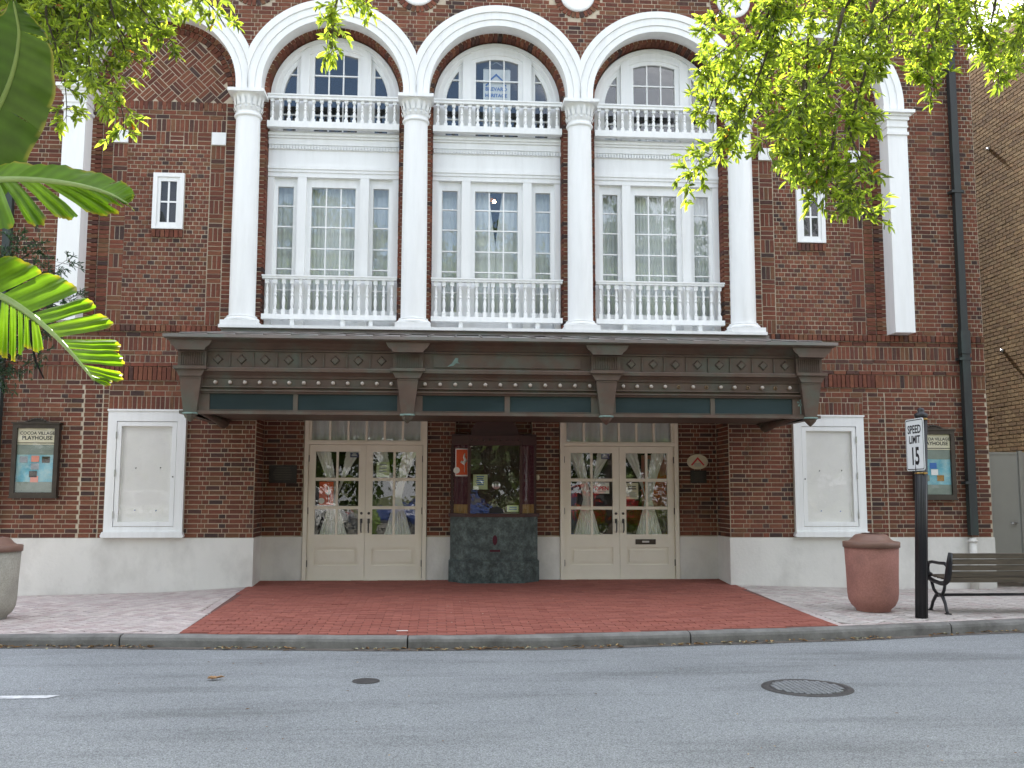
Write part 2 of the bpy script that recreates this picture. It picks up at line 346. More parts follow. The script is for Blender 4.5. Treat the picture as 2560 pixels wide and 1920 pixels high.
road = tag(mb.build('road', 'asphalt'), kind='structure')
MB().add([(-9, -6.86, ROAD_Z+.004), (-3.79, -6.86, ROAD_Z+.004), (-3.73, -6.75, ROAD_Z+.004), (-9, -6.75, ROAD_Z+.004)], [(0, 1, 2, 3)]).build('painted_line', 'lanepaint', road)
mb = MB(); xs = np.linspace(-9.5, 9.5, 77)
for i in range(76):
    x0, x1 = xs[i], xs[i+1]; w0 = .10+.05*noise.noise((x0*.9, 0, 0)); w1 = .10+.05*noise.noise((x1*.9, 0, 0))
    mb.add([(x0, kerb_y(x0)-w0-.02, ROAD_Z+.004), (x1, kerb_y(x1)-w1-.02, ROAD_Z+.004), (x1, kerb_y(x1)+.03, ROAD_Z+.008), (x0, kerb_y(x0)+.03, ROAD_Z+.008)], [(0, 1, 2, 3)])
mb.build('gutter', 'gutter', road)
# near side pavement (behind and beside the camera)
mb = MB(); mb.box(-40, 40, -17.5, -11.6, -.5, -.10)
tag(mb.build('near_pavement', 'concrete'), kind='structure')
# kerb of separate stones
kerb = tag(MB().add([(-9.2, kerb_y(-9.2)+.16, -.4), (9.2, kerb_y(9.2)+.16, -.4), (9.2, kerb_y(9.2)+.165, -.3), (-9.2, kerb_y(-9.2)+.165, -.3)], [(0, 1, 2, 3)]).build('kerb', 'kerb'), kind='structure')
KJ = [-9.6, -7.0, -4.05, -1.15, 1.76, 4.85, 7.8, 10.4]
for a, b in zip(KJ[:-1], KJ[1:]):
    mb = MB(); n = 14; ring = []
    sk = random.uniform(-.006, .006)
    for i in range(n+1):
        x = a+.007+(b-a-.014)*i/n; y = kerb_y(x)+sk; zt = gz(x, -4.4)+random.uniform(-.003, .003)
        ring.append([(x, y-.012, ROAD_Z-.1), (x, y-.004, zt-.045), (x, y+.006, zt-.018), (x, y+.03, zt-.004), (x, y+.06, zt), (x, y+.15, zt), (x, y+.15, -.4)])
    vs = [p for r in ring for p in r]; k = 7
    fs = [(i*k+j, (i+1)*k+j, (i+1)*k+j+1, i*k+j+1) for i in range(n) for j in range(k-1)] + [tuple(range(k)), tuple(n*k+j for j in range(k-1, -1, -1))]
    mb.add(vs, fs); mb.build('kerb_stone', 'kerb', kerb)

RED = [(0.295, 0.102, 0.076), (0.28, 0.095, 0.071), (0.31, 0.111, 0.083), (0.265, 0.091, 0.069), (0.29, 0.104, 0.08)]
PALE = [(0.49, 0.425, 0.40), (0.47, 0.41, 0.39), (0.52, 0.46, 0.43), (0.45, 0.38, 0.36), (0.50, 0.445, 0.415), (0.43, 0.355, 0.335)]
def sheet(name, xa, xb, ya, yb, dz, mat, nx=24, ny=10, clip=None):
    mb = MB(); X = np.linspace(xa, xb, nx+1)
    for i in range(nx):
        for j in range(ny):
            q = []
            for ii, jj in ((i, j), (i+1, j), (i+1, j+1), (i, j+1)):
                x = X[ii]; y0 = kerb_y(x)+.148; y = y0+(yb-y0)*jj/ny; q.append((x, y, gz(x, y)+dz))
            mb.add(q, [(0, 1, 2, 3)])
    return tag(mb.build(name, mat), kind='structure')
apron = sheet('entrance_paving', -3.62, 3.62, 0, 0.72, -.007, 'joint_red', 40, 12)
foot_l = sheet('footpath', -9.6, -3.62, 0, 0.02, -.010, 'joint', 20, 10)
foot_r = sheet('footpath', 3.62, 10.4, 0, 0.35, -.010, 'joint', 24, 10)
def edge_x(y): return 3.60 - 0.12*min(1.0, max(0, -y/4.3))
def paver_piece(cx, cy, ang, l, w):
    ca, sa = math.cos(ang), math.sin(ang); t = rng.normal(0, .004, 2); dz = rng.normal(0, .0012)
    vs = []
    for (u, v) in ((-l/2, -w/2), (l/2, -w/2), (l/2, w/2), (-l/2, w/2)):
        x = cx+u*ca-v*sa; y = cy+u*sa+v*ca; vs.append([x, y, gz(x, y)+dz+u*t[0]+v*t[1]])
    return vs
def put_pavers(parent, items, cols):
    items = sorted(items, key=lambda q: -q[0]); rest = MB(); cache = {}
    for k, (size, vs, (cx, cy, ang, l, w)) in enumerate(items):
        c = random.choice(cols); f = random.uniform(.92, 1.08)
        if k < 300:
            key = (round(l, 3), round(w, 3), cols.index(c), k % 3)
            if key not in cache:
                m_ = MB(); b_ = .003; f2 = (.95, 1.0, 1.06)[k % 3]
                m_.add([(-l/2, -w/2, -.02), (l/2, -w/2, -.02), (l/2, w/2, -.02), (-l/2, w/2, -.02), (-l/2+b_, -w/2+b_, 0), (l/2-b_, -w/2+b_, 0), (l/2-b_, w/2-b_, 0), (-l/2+b_, w/2-b_, 0)],
                       [(4, 5, 6, 7), (0, 1, 5, 4), (1, 2, 6, 5), (2, 3, 7, 6), (3, 0, 4, 7)], sc(c, f2))
                cache[key] = m_.mesh('paver', 'paver')
            z = sum(p[2] for p in vs)/4
            ax = math.atan2(vs[3][2]-vs[0][2], w); ay = -math.atan2(vs[1][2]-vs[0][2], l)
            inst(cache[key], 'paver', parent, (cx, cy, z), (ax, ay, ang))
        else:
            top = [tuple(p) for p in vs]; bot = [(p[0], p[1], p[2]-.02) for p in vs]
            rest.add(bot+top, [(4, 5, 6, 7), (0, 1, 5, 4), (1, 2, 6, 5), (2, 3, 7, 6), (3, 0, 4, 7)], sc(c, f))
    if rest.v: tag(rest.build('pavers', 'paver', parent), kind='stuff')
def seen_size(cx, cy):
    px, py, d = proj((cx, cy, gz(cx, cy)))
    return (1/d**3) if -20 < px < 2580 and d > 0 else 0
# red apron: stack of running bond along the wall
items = []; L, Wd, j = .198, .098, .005
row = 0; y = 0.60
while y > -4.75:
    x = -3.7+(.1 if row % 2 else 0)
    while x < 3.75:
        if kerb_y(x)+.16+Wd/2 < y and abs(x)+L/2 < edge_x(y)+.004:
            items.append((seen_size(x, y), paver_piece(x, y, 0, L, Wd), (x, y, 0.0, L, Wd)))
        else:
            for xx in (x-.05, x+.05):
                if kerb_y(xx)+.16+Wd/2 < y and abs(xx)+.047 < edge_x(y)+.02:
                    items.append((0, paver_piece(xx, y, 0, Wd, Wd), (xx, y, 0.0, Wd, Wd)))
        x += L+j
    y -= Wd+j; row += 1
put_pavers(apron, items, RED)
# herringbone at 45 degrees on both sides
GREY = [(0.46, 0.425, 0.395), (0.44, 0.41, 0.385), (0.49, 0.455, 0.425), (0.42, 0.375, 0.35), (0.47, 0.435, 0.405), (0.43, 0.37, 0.35)]
def herring(parent, xa, xb, sgn):
    items = []; s = .1015; a = PI/4; ca, sa = math.cos(a), math.sin(a)
    for i in range(-90, 91):
        for k in range(-90, 91):
            r = (i-k) % 4
            if r == 0: u, v, ang = (i+.5)*s+s*.5, (k+0.5)*s, 0
            elif r == 3: u, v, ang = (i+0.5)*s, (k+.5)*s+s*-.5+s, PI/2
            else: continue
            if r == 3: v = (k+1.0)*s
            x = u*ca-v*sa+sgn*5.8; y = u*sa+v*ca-2.0
            if not (xa < x < xb): continue
            m_ = .085
            if y > -.02-m_ and (abs(x) < 7.7): continue
            if y > .3 or y < kerb_y(x)+.15+m_: continue
            if abs(x) < edge_x(y)+m_: continue
            items.append((seen_size(x, y), paver_piece(x, y, ang+a, .198, .0975), (x, y, ang+a, .198, .0975)))
    put_pavers(parent, items, PALE if sgn < 0 else GREY)
    # mortar-set border strips that close the cut edges
herring(foot_l, -9.0, -3.5, -1); herring(foot_r, 3.5, 9.5, 1)
def border(parent, pts, w=.10):
    mb = MB()
    for (x0, y0), (x1, y1) in zip(pts[:-1], pts[1:]):
        n = max(1, int(math.hypot(x1-x0, y1-y0)/.2)); dx, dy = (x1-x0)/n, (y1-y0)/n; l = math.hypot(dx, dy); nx, ny = -dy/l*w, dx/l*w
        for i in range(n):
            a = (x0+dx*i+dx*.01, y0+dy*i+dy*.01); b = (x0+dx*(i+.985), y0+dy*(i+.985)); q = [a, b, (b[0]+nx, b[1]+ny), (a[0]+nx, a[1]+ny)]
            c = sc(random.choice(PALE), random.uniform(.9, 1.1)); zz = [gz(*p)-.003 for p in q]
            mb.add([(p[0], p[1], z-.02) for p, z in zip(q, zz)]+[(p[0], p[1], z) for p, z in zip(q, zz)], [(4, 5, 6, 7), (0, 1, 5, 4), (1, 2, 6, 5), (2, 3, 7, 6), (3, 0, 4, 7)], c)
    tag(mb.build('edge_course', 'paver', parent), kind='stuff')
border(foot_l, [(-3.62, -.02), (-9, -.02)]); border(foot_l, [(-3.49, -4.2), (-3.615, -.12)]); border(foot_l, [(x, kerb_y(x)+.155) for x in np.linspace(-9, -3.5, 24)])
border(foot_r, [(9.0, -.02), (3.62, -.02)]); border(foot_r, [(3.615, -.12), (3.49, -4.1)]); border(foot_r, [(x, kerb_y(x)+.155) for x in np.linspace(3.5, 9, 24)])
# ------------------------------------------------------------------ theatre masonry
theatre = thing('theatre_building', 'red brick playhouse with white columns and arches above a dark canopy', 'building')
BX = 7.68; C_ = .0677; ZC = 7.44; RI, RO = 1.0625, 1.375; TOP = 10.0
BAYS = [-2.52, 0.0, 2.52]; BLIND = [-5.025, 5.025]; COLX = [-3.78, -1.26, 1.26, 3.78]; PILX = [-6.27, 6.27]
# mortar backing with the openings left free
def arch_wall(mb, cx, half_l, half_r, z0, r, y0, y1, ztop, opening=True):
    xs = sorted(set([-half_l, half_r] + [r*math.cos(PI*i/40) for i in range(41)]))
    for a, b in zip(xs[:-1], xs[1:]):
        if b-a < 1e-5: continue
        za = ZC+math.sqrt(max(0, r*r-a*a)) if abs(a) <= r else z0
        zb = ZC+math.sqrt(max(0, r*r-b*b)) if abs(b) <= r else z0
        if a < -r+1e-6 and b <= -r+1e-6 or a >= r-1e-6: za = zb = z0
        mb.add([(cx+a, y0, za), (cx+b, y0, zb), (cx+b, y0, ztop), (cx+a, y0, ztop)], [(0, 1, 2, 3)])
        if za > z0 or zb > z0:
            mb.add([(cx+a, y0, za), (cx+a, y1, za), (cx+b, y1, zb), (cx+b, y0, zb)], [(0, 1, 2, 3)])
    for sx in (-r, r):
        mb.add([(cx+sx, y0, z0), (cx+sx, y1, z0), (cx+sx, y1, ZC), (cx+sx, y0, ZC)], [(0, 1, 2, 3)])
wmb = MB(); YM = .0065
for c in BAYS: arch_wall(wmb, c, 1.26, 1.26, 3.72, 1.03, YM, .32, TOP-.4)
for c, hl, hr in ((-5.025, 1.5, 1.245), (5.025, 1.245, 1.5)): arch_wall(wmb, c, hl, hr, 3.72, 1.03, YM, .12, TOP-.4)
for s in (-1, 1):
    x0, x1 = sorted((s*6.525, s*BX)); wmb.box(x0, x1, YM, .3, 3.72, TOP-.4)
    x0, x1 = sorted((s*3.55, s*BX)); wmb.box(x0, x1, YM, .66+.3, -.3, 3.72)
    # blind panel field behind the arch
    x0, x1 = sorted((s*3.98, s*6.07)); wmb.box(x0, x1, .0372, .12, 3.72, ZC+1.05)
wmb.box(-3.55, 3.55, YM, .98, 2.62, 3.72)                    # lintel zone above the recess
wmb.box(-3.55, -2.93, .66, .98, -.3, 2.62); wmb.box(2.93, 3.55, .66, .98, -.3, 2.62); wmb.box(-1.03, -.60, .66, .98, -.3, 2.62); wmb.box(.60, 1.03, .66, .98, -.3, 2.62)
wmb.box(-.60, .60, .80, .98, -.3, 2.62)
wmb.box(-BX, BX, .98, 1.2, 9.2, TOP-.4)                     # upper inner wall
wall = wmb.build('wall', 'mortar', theatre)

PAL = [((.165, .070, .045), 5), ((.142, .060, .041), 5), ((.188, .086, .053), 3), ((.120, .053, .040), 4), ((.085, .050, .042), 2), ((.060, .043, .040), 1.1), ((.155, .085, .050), 3), ((.17, .066, .044), 2)]
PCOL = [(c[0]*.98, c[1]*.86, c[2]*.82) for c, w in PAL]; PW = np.array([w for c, w in PAL]); PW = PW/PW.sum()
BR = []     # (cx, cz, w, h, Y, rot, depth, plane)
def brick(cx, cz, w, h, Y=0.0, rot=0.0, depth=.05, plane='F'):
    BR.append((cx, cz, w, h, Y, rot, depth, plane))
J = .0083
def course_run(x0, x1, zc, h, Y, widths, start=0, off=0.0, depth=.05, plane='F', skip=None):
    x = x0-off; k = start
    while x < x1-.012:
        w = widths[k % len(widths)]; a, b = max(x, x0), min(x+w, x1)
        if b-a > .03 and not (skip and skip((a+b)/2, zc, b-a)): brick((a+b)/2, zc, b-a-J, h-J, Y, 0, depth, plane)
        x += w; k += 1
ST, HD = .200, .0985
def flemish(x0, x1, z0, z1, Y=0.0, depth=.05, plane='F', skip=None, seed=0):
    n = max(1, round((z1-z0)/C_)); h = (z1-z0)/n
    for i in range(n):
        course_run(x0, x1, z0+(i+.5)*h, h, Y, [ST, HD], i % 2, (.05+.0 if i % 2 else .0)+seed*.04, depth, plane, skip)
def headers(x0, x1, z0, z1, Y=0.0, skip=None, depth=.05):
    n = max(1, round((z1-z0)/C_)); h = (z1-z0)/n; m = max(1, round((x1-x0)/HD)); w = (x1-x0)/m
    for i in range(n): course_run(x0, x1, z0+(i+.5)*h, h, Y, [w], 0, w/2 if i % 2 else 0, depth, 'F', skip)
def stack(x0, x1, z0, z1, Y=0.0, depth=.05, plane='F'):
    n = max(1, round((z1-z0)/C_)); h = (z1-z0)/n
    for i in range(n): course_run(x0, x1, z0+(i+.5)*h, h, Y, [x1-x0], 0, 0, depth, plane)
def soldiers(x0, x1, z0, z1, Y=0.0, pitch=C_, depth=.05, skip=None):
    m = max(1, round((x1-x0)/pitch)); w = (x1-x0)/m
    for i in range(m):
        x = x0+(i+.5)*w
        if skip and skip(x, (z0+z1)/2, w): continue
        brick(x, (z0+z1)/2, w-J, z1-z0-J, Y, 0, depth)
def stretch(x0, x1, z0, z1, Y=0.0, depth=.05, off=0.0): course_run(x0, x1, (z0+z1)/2, z1-z0, Y, [ST], 0, off, depth)
def basket(x0, x1, z0, z1, Y=0.0):
    w = x1-x0; n = round((z1-z0)/w); h = (z1-z0)/n
    for i in range(n):
        if i % 2 == 0: soldiers(x0, x1, z0+i*h, z0+(i+1)*h, Y, w/3 if w < .25 else C_)
        else:
            for k in range(3): brick((x0+x1)/2, z0+i*h+(k+.5)*h/3, w-J, h/3-J, Y)
def in_arch(x, z, w):
    for c in BAYS+BLIND:
        dx = x-c
        if z > ZC and dx*dx+(z-ZC)**2 < (1.20)**2: return True
        if z <= ZC and abs(dx) < 1.12: return True
    for c in COLX:
        if (x-c)**2+(z-9.18)**2 < (.36+w*.25)**2: return True
    return False
# upper walls
flemish(-BX+.004, -6.40, 3.794, TOP-.44, skip=None); flemish(6.40, BX-.004, 3.794, TOP-.44)
flemish(-6.40, 6.40, 7.45, TOP-.44, skip=in_arch)
# piers beside the columns
for c in COLX:
    n = round((7.45-3.745)/C_); h = (7.45-3.745)/n
    for i in range(n):
        z = 3.745+(i+.5)*h
        for s in (-1, 1):
            win_side = not ((c == -3.78 and s < 0) or (c == 3.78 and s > 0))
            e = .26 if win_side else .215
            w_ = .10 if i % 2 else .165
            brick(c+s*(e-w_/2), z, w_-J*.5, h-J, 0, 0, .20 if win_side else .05)
            if w_ < .12: brick(c+s*(e-.165), z, .055, h-J)
# ring of rowlock bricks inside the window arches
def ring(cx, r0, r1, Y, depth, n, zc=ZC, a0=0.0, a1=PI):
    for i in range(n):
        a = a0+(a1-a0)*(i+.5)/n; r = (r0+r1)/2
        brick(cx+r*math.cos(a), zc+r*math.sin(a), (a1-a0)*r/n-J, r1-r0-.004, Y, a-PI/2, depth)
for c in BAYS: ring(c, .998, 1.075, .0, .21, 44)
for c in BLIND: ring(c, .975, 1.075, .0, .06, 44); ring(c, .88, .970, .018, .05, 40)
for c in BLIND:
    for s in (-1, 1):                                      # stilts of the rings
        for i in range(3): brick(c+s*1.02, 7.24+(i+.5)*.0667, .09, .0667-J, 0, 0, .06)
# blind panels
for s in (-1, 1):
    def sx(a, b): return tuple(sorted((s*a, s*b)))
    Yp = .030
    def noslit(x, z, w): return 4.72-w*.45 < abs(x) < 5.19+w*.45 and 5.235 < z < 6.12
    x0, x1 = sx(4.36, 5.59)
    headers(x0, x1, 3.80, 5.115, Yp); headers(x0, x1, 6.115, 6.56, Yp)
    for a, b in ((4.36, 4.722), (5.188, 5.59)): xa, xb = sx(a, b); headers(xa, xb, 5.115, 6.115, Yp)
    soldiers(s*4.955-.233, s*4.955+.233, 5.118, 5.245, Yp-.03, .0655)                 # sill under the slit window
    for a, b in ((4.145, 4.355), (5.585, 5.795)):
        x0, x1 = sx(a, b); basket(x0, x1, 3.80, 6.565, Yp)
    for a, b in ((5.80, 5.955), (3.985, 4.14)):
        x0, x1 = sx(a, b); stack(x0, x1, 3.80, 7.24, Yp-.012 if a > 5 else Yp)
    x0, x1 = sx(5.96, 6.12); stack(x0, x1, 3.80, 7.24, 0.0)
    # frieze of the panel
    x0, x1 = sx(4.36, 5.59); m = 6; w = (x1-x0)/m
    for i in range(m):
        if i % 2 == 0: soldiers(x0+i*w, x0+(i+1)*w, 6.565, 6.768, Yp)
        else:
            for k in range(3): brick(x0+(i+.5)*w, 6.565+(k+.5)*.0677, w-J, .0677-J, Yp)
    x0, x1 = sx(4.145, 5.795)
    soldiers(x0, x1, 6.768, 6.967, Yp); stretch(x0, x1, 6.967, 7.036, Yp); stretch(x0, x1, 7.036, 7.106, Yp, off=.1); soldiers(x0, x1, 7.106, 7.243, Yp-.004)
    # diagonal basket weave in the tympanum
    cx = s*5.025; u = .204
    for i in range(-8, 9):
        for k in range(-8, 9):
            ca = math.cos(PI/4); ux, uz = i*u, k*u
            bx, bz = ux*ca-uz*ca, ux*ca+uz*ca
            for q in range(3):
                o = (q-1)*u/3
                if (i+k) % 2 == 0: px_, pz_, rot = bx-o*ca, bz+o*ca, PI/4
                else: px_, pz_, rot = bx+o*ca, bz+o*ca, -PI/4
                zz = 7.62+pz_
                if zz < 7.19 or px_**2+max(0, zz-7.44)**2 > .95**2 or abs(px_) > .9: continue
                brick(cx+px_, zz, u-J, u/3-J, .0325, rot, .03)
# medallion rings
for c in COLX: ring(c, .275, .375, -.014, .03, 30, 9.18, 0, 2*PI)
# belt courses
def belt(z0, z1, fn, Y=0.0, xa=BX-.004, **k): fn(-xa, xa, z0, z1, Y, **k)
hid = lambda x, z, w: abs(x) < 3.9
for s in (-1, 1):
    x0, x1 = sorted((s*3.95, s*(BX-.004)))
    soldiers(x0, x1, 3.684, 3.790, -.045, .0725, .09)
    stretch(x0, x1, 3.61, 3.680, -.012); soldiers(x0, x1, 3.402, 3.606, 0); stretch(x0, x1, 3.338, 3.402, -.008, off=.07)
    soldiers(x0, x1, 3.228, 3.336, 0, .0725); stretch(x0, x1, 3.165, 3.228, -.02, off=.12)
    x0, x1 = sorted((s*3.58, s*5.95)); soldiers(x0, x1, 2.957, 3.165, -.032, C_, .08)
    x0, x1 = sorted((s*5.95, s*(BX-.004))); soldiers(x0, x1, 2.957, 3.165, 0)
    x0, x1 = sorted((s*3.556, s*(BX-.004))); stretch(x0, x1, 2.888, 2.955, 0, off=.03)
    # ground floor fields
    x0, x1 = sorted((s*3.556, s*4.545)); flemish(x0, x1, .668, 2.727); flemish(x0, x1, 2.727, 2.888)
    x0, x1 = sorted((s*4.545, s*5.68)); soldiers(x0, x1, 2.523, 2.727, 0); flemish(x0, x1, 2.727, 2.888)
    x0, x1 = sorted((s*5.68, s*5.76)); stack(x0, x1, .668, 2.888)
    x0, x1 = sorted((s*5.765, s*6.03)); flemish(x0, x1, .668, 2.888, seed=1)
    x0, x1 = sorted((s*6.035, s*(BX-.004))); flemish(x0, x1, .668, 2.888, seed=2)
    # reveal of the recess, and recess back wall
    flemish(0.006, .652, .668, 2.62, s*3.544, .04, 'R' if s < 0 else 'L')
    x0, x1 = sorted((s*2.932, s*3.545)); flemish(x0, x1, .668, 2.62, .65)
    x0, x1 = sorted((s*.60, s*1.035)); flemish(x0, x1, .668, 2.62, .65)
flemish(-.60, .60, 2.2, 2.62, .79)
# right hand return of the building towards the alley
flemish(0.006, 3.0, .668, 9.0, BX+.005, .03, 'R', seed=1)

def brick_verts(b):
    cx, cz, w, h, Y, rot, d, pl = b
    ca, sa = math.cos(rot), math.sin(rot); q = []
    e = .0018
    for dd, inset in ((0.0, e), (d, 0)):
        for u, v in ((-w/2+inset, -h/2+inset), (w/2-inset, -h/2+inset), (w/2-inset, h/2-inset), (-w/2+inset, h/2-inset)):
            a = u*ca-v*sa; bb = u*sa+v*ca
            if pl == 'F': q.append((cx+a, Y+dd, cz+bb))
            elif pl == 'R': q.append((Y-dd, cx+a, cz+bb))     # faces +X
            else: q.append((Y+dd, cx+a, cz+bb))               # faces -X
    return q
BFACE = [(0, 1, 2, 3), (4, 5, 1, 0), (5, 6, 2, 1), (6, 7, 3, 2), (7, 4, 0, 3)]
BFACE_L = [tuple(reversed(f)) for f in BFACE]
def hidden(b):
    cx, cz, w, h, Y, rot, d, pl = b
    if pl != 'F': return True
    px, py, dd = proj((cx, Y, cz))
    if not (4 < px < 2556 and 4 < py < 1916): return True
    if 395 < px < 2110 and 800 < py < 1062: return True                    # canopy
    if px > 1700 and py < 560 or px < 330 and py < 960 or 270 < px < 600 and py < 260: return True   # leaves
    if abs(cx) < .75 and cz < 2.6: return True
    if any(abs(cx-c) < .24 for c in COLX) and cz < 7.5: return True
    if 4.52 < abs(cx) < 5.68 and cz < 2.52 or 6.34 < abs(cx) < 7.02 and 1.2 < cz < 2.4: return True
    if 2280 < px < 2330: return True
    return False
rank = []
for i, b in enumerate(BR):
    rank.append(0 if hidden(b) else b[2]*b[3]/proj((b[0], b[4], b[1]))[2]**2)
top = set(np.argsort(-np.array(rank))[:300].tolist())
rest = MB(); rest.c = []; bcache = {}
for i, b in enumerate(BR):
    ci = int(rng.choice(len(PCOL), p=PW)); jy = float(rng.normal(0, .0016)); f = float(rng.uniform(.88, 1.12))*(1+.22*noise.noise((b[0]*.55, b[1]*.8, 2.0))+.10*noise.noise((b[0]*2.1, b[1]*1.6, 5.0)))
    b = (b[0]+float(rng.normal(0, .0008)), b[1]+float(rng.normal(0, .0008)), b[2], b[3], b[4]+(jy if b[7] == 'F' else 0), b[5]+float(rng.normal(0, .004)), b[6], b[7])
    if i in top:
        key = (round(b[2], 3), round(b[3], 3), round(b[6], 3), ci)
        if key not in bcache:
            m_ = MB(); m_.add(brick_verts((0, 0, b[2], b[3], 0, 0, b[6], 'F')), BFACE, PCOL[ci]); bcache[key] = m_.mesh('brick', 'brick')
        inst(bcache[key], 'brick', wall, (b[0], b[4], b[1]), (0, -b[5], 0))
    else:
        rest.add(brick_verts(b), BFACE if b[7] != 'L' else BFACE_L, sc(PCOL[ci], f))
tag(rest.build('brickwork', 'brick', wall), kind='stuff')

# body of the building behind the facade
mb = MB()
mb.box(-BX, -BX+.25, .3, 18, -.3, TOP-.4); mb.box(BX-.25, BX-.03, .3, 18, -.3, TOP-.4); mb.box(-BX, BX, 17.8, 18, -.3, TOP-.4)
mb.build('outer_wall', 'mortar', theatre)
MB().box(-BX-.12, BX+.12, -.16, 18.1, TOP-.4, TOP).build('parapet', 'white', theatre)
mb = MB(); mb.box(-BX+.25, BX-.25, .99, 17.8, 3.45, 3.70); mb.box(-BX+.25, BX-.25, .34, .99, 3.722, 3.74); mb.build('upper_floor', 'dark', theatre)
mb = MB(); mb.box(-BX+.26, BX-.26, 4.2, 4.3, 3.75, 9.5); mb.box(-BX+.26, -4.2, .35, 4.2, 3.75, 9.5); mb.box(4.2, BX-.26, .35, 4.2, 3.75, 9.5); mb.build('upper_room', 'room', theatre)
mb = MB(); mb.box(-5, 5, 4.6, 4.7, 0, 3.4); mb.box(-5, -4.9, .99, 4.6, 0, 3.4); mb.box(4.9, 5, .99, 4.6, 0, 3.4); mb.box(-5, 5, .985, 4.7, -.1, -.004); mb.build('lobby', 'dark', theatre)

# white painted base
for s in (-1, 1):
    x0, x1 = sorted((s*3.535, s*(BX+.012))); MB().box(x0, x1, -.014, .655, -.4, .667).build('plinth', 'plinth', theatre)
    x0, x1 = sorted((s*2.925, s*3.534)); MB().box(x0, x1, .632, .70, -.2, .655).build('plinth', 'plinth', theatre)
    x0, x1 = sorted((s*.62, s*1.036)); MB().box(x0, x1, .632, .70, -.2, .650).build('plinth', 'plinth', theatre)

# columns
for c in COLX:
    col = MB(); r0, r1 = .190, .178
    prof = [(r0, 3.90)] + [(r0+(r1-r0)*t-.004*math.sin(PI*(1-t))*-1, 3.90+(6.93-3.90)*t) for t in np.linspace(0.02, 1, 12)]
    col.lathe(prof, c, -.15, 40); o = col.build('column', 'white', theatre)
    b_ = MB(); b_.box(c-.262, c+.262, -.412, .0, 3.746, 3.815)
    b_.lathe([(.235, 3.815), (.252, 3.83), (.255, 3.848), (.245, 3.866), (.215, 3.874), (.213, 3.884), (.222, 3.892), (.218, 3.902), (.19, 3.906)], c, -.15, 40); b_.build('base', 'white', o)
    k_ = MB(); k_.lathe([(.176, 6.925), (.200, 6.935), (.206, 6.955), (.200, 6.972), (.182, 6.980), (.186, 7.05), (.198, 7.062), (.198, 7.075), (.190, 7.08), (.194, 7.17), (.212, 7.235), (.238, 7.268)], c, -.15, 40)
    for i in range(16):                                                   # row of small leaves round the capital
        a = 2*PI*(i+.5)/16; x, y = math.cos(a), math.sin(a); tx, ty = -y, x
        for z0, z1, rr, hw in ((7.02, 7.085, .197, .035), (7.10, 7.235, .205, .033)):
            k_.add([(c+rr*x-tx*hw, -.15+rr*y-ty*hw, z0), (c+rr*x+tx*hw, -.15+rr*y+ty*hw, z0), (c+(rr+.022)*x+tx*hw*.7, -.15+(rr+.022)*y+ty*hw*.7, z0*.35+z1*.65), (c+(rr+.034)*x, -.15+(rr+.034)*y, z1), (c+(rr+.022)*x-tx*hw*.7, -.15+(rr+.022)*y-ty*hw*.7, z0*.35+z1*.65)], [(0, 1, 2, 3, 4)])
    k_.box(c-.268, c+.268, -.418, .0, 7.268, 7.318); k_.build('capital', 'white', o)
for c in PILX:
    p_ = MB(); p_.box(c-.158, c+.158, -.30, .004, 3.792, 6.93); o = p_.build('pilaster', 'white', theatre)
    k_ = MB()
    for z0, z1, e in ((6.93, 6.975, .022), (6.975, 7.055, .002), (7.055, 7.08, .018), (7.08, 7.17, .008), (7.17, 7.23, .03), (7.23, 7.268, .055), (7.268, 7.318, .10)):
        k_.box(c-.158-e, c+.158+e, -.30-e, .004, z0, z1)
    k_.build('capital', 'white', o)
# arches
for c in BLIND[:1]+BAYS+BLIND[1:]:
    hl = hr = 1.26
    if c == BLIND[0]: hl, hr = 1.39, 1.245
    if c == BLIND[1]: hl, hr = 1.245, 1.39
    mb = MB(); N = 64
    cl = lambda x: max(-hl, min(hr, x))
    path = [(1, 0, 7.318)] + [(math.cos(PI*i/N), math.sin(PI*i/N), None) for i in range(N+1)] + [(-1, 0, 7.318)]
    prof = [(RI, .10), (RI, -.262), (1.150, -.262), (1.154, -.270), (1.158, -.262), (1.162, -.278), (1.262, -.278), (1.266, -.286), (1.270, -.278), (1.274, -.298), (RO, -.298), (RO, .02)]
    vs = []
    for ux, uz, zf in path:
        for r, y in prof: vs.append((c+cl(r*ux), y, zf if zf is not None else ZC+r*uz))
    k = len(prof)
    fs = [(i*k+j, i*k+j+1, (i+1)*k+j+1, (i+1)*k+j) for i in range(len(path)-1) for j in range(k-1)]
    mb.add(vs, fs); mb.build('archivolt', 'white', theatre)
# medallions and white blocks
for c in COLX:
    mb = MB(); mb.lathe([(.001, -0.022), (.20, -.022), (.215, -.034), (.25, -.036), (.272, -.020), (.275, .0)], 0, 0, 40)
    mb.v = [(c+x, z, 9.18+y) for x, y, z in mb.v]; mb.build('medallion', 'white', theatre)
for s in (-1, 1):
    for x in (4.24, 5.69): MB().box(s*x-.105, s*x+.105, .0, .05, 6.572, 6.765).build('white_block', 'white', theatre)
# sill ledge under the columns
mb = MB(); mb.box(-4.06, 4.06, -.43, .20, 3.700, 3.745); mb.build('sill', 'white', theatre)

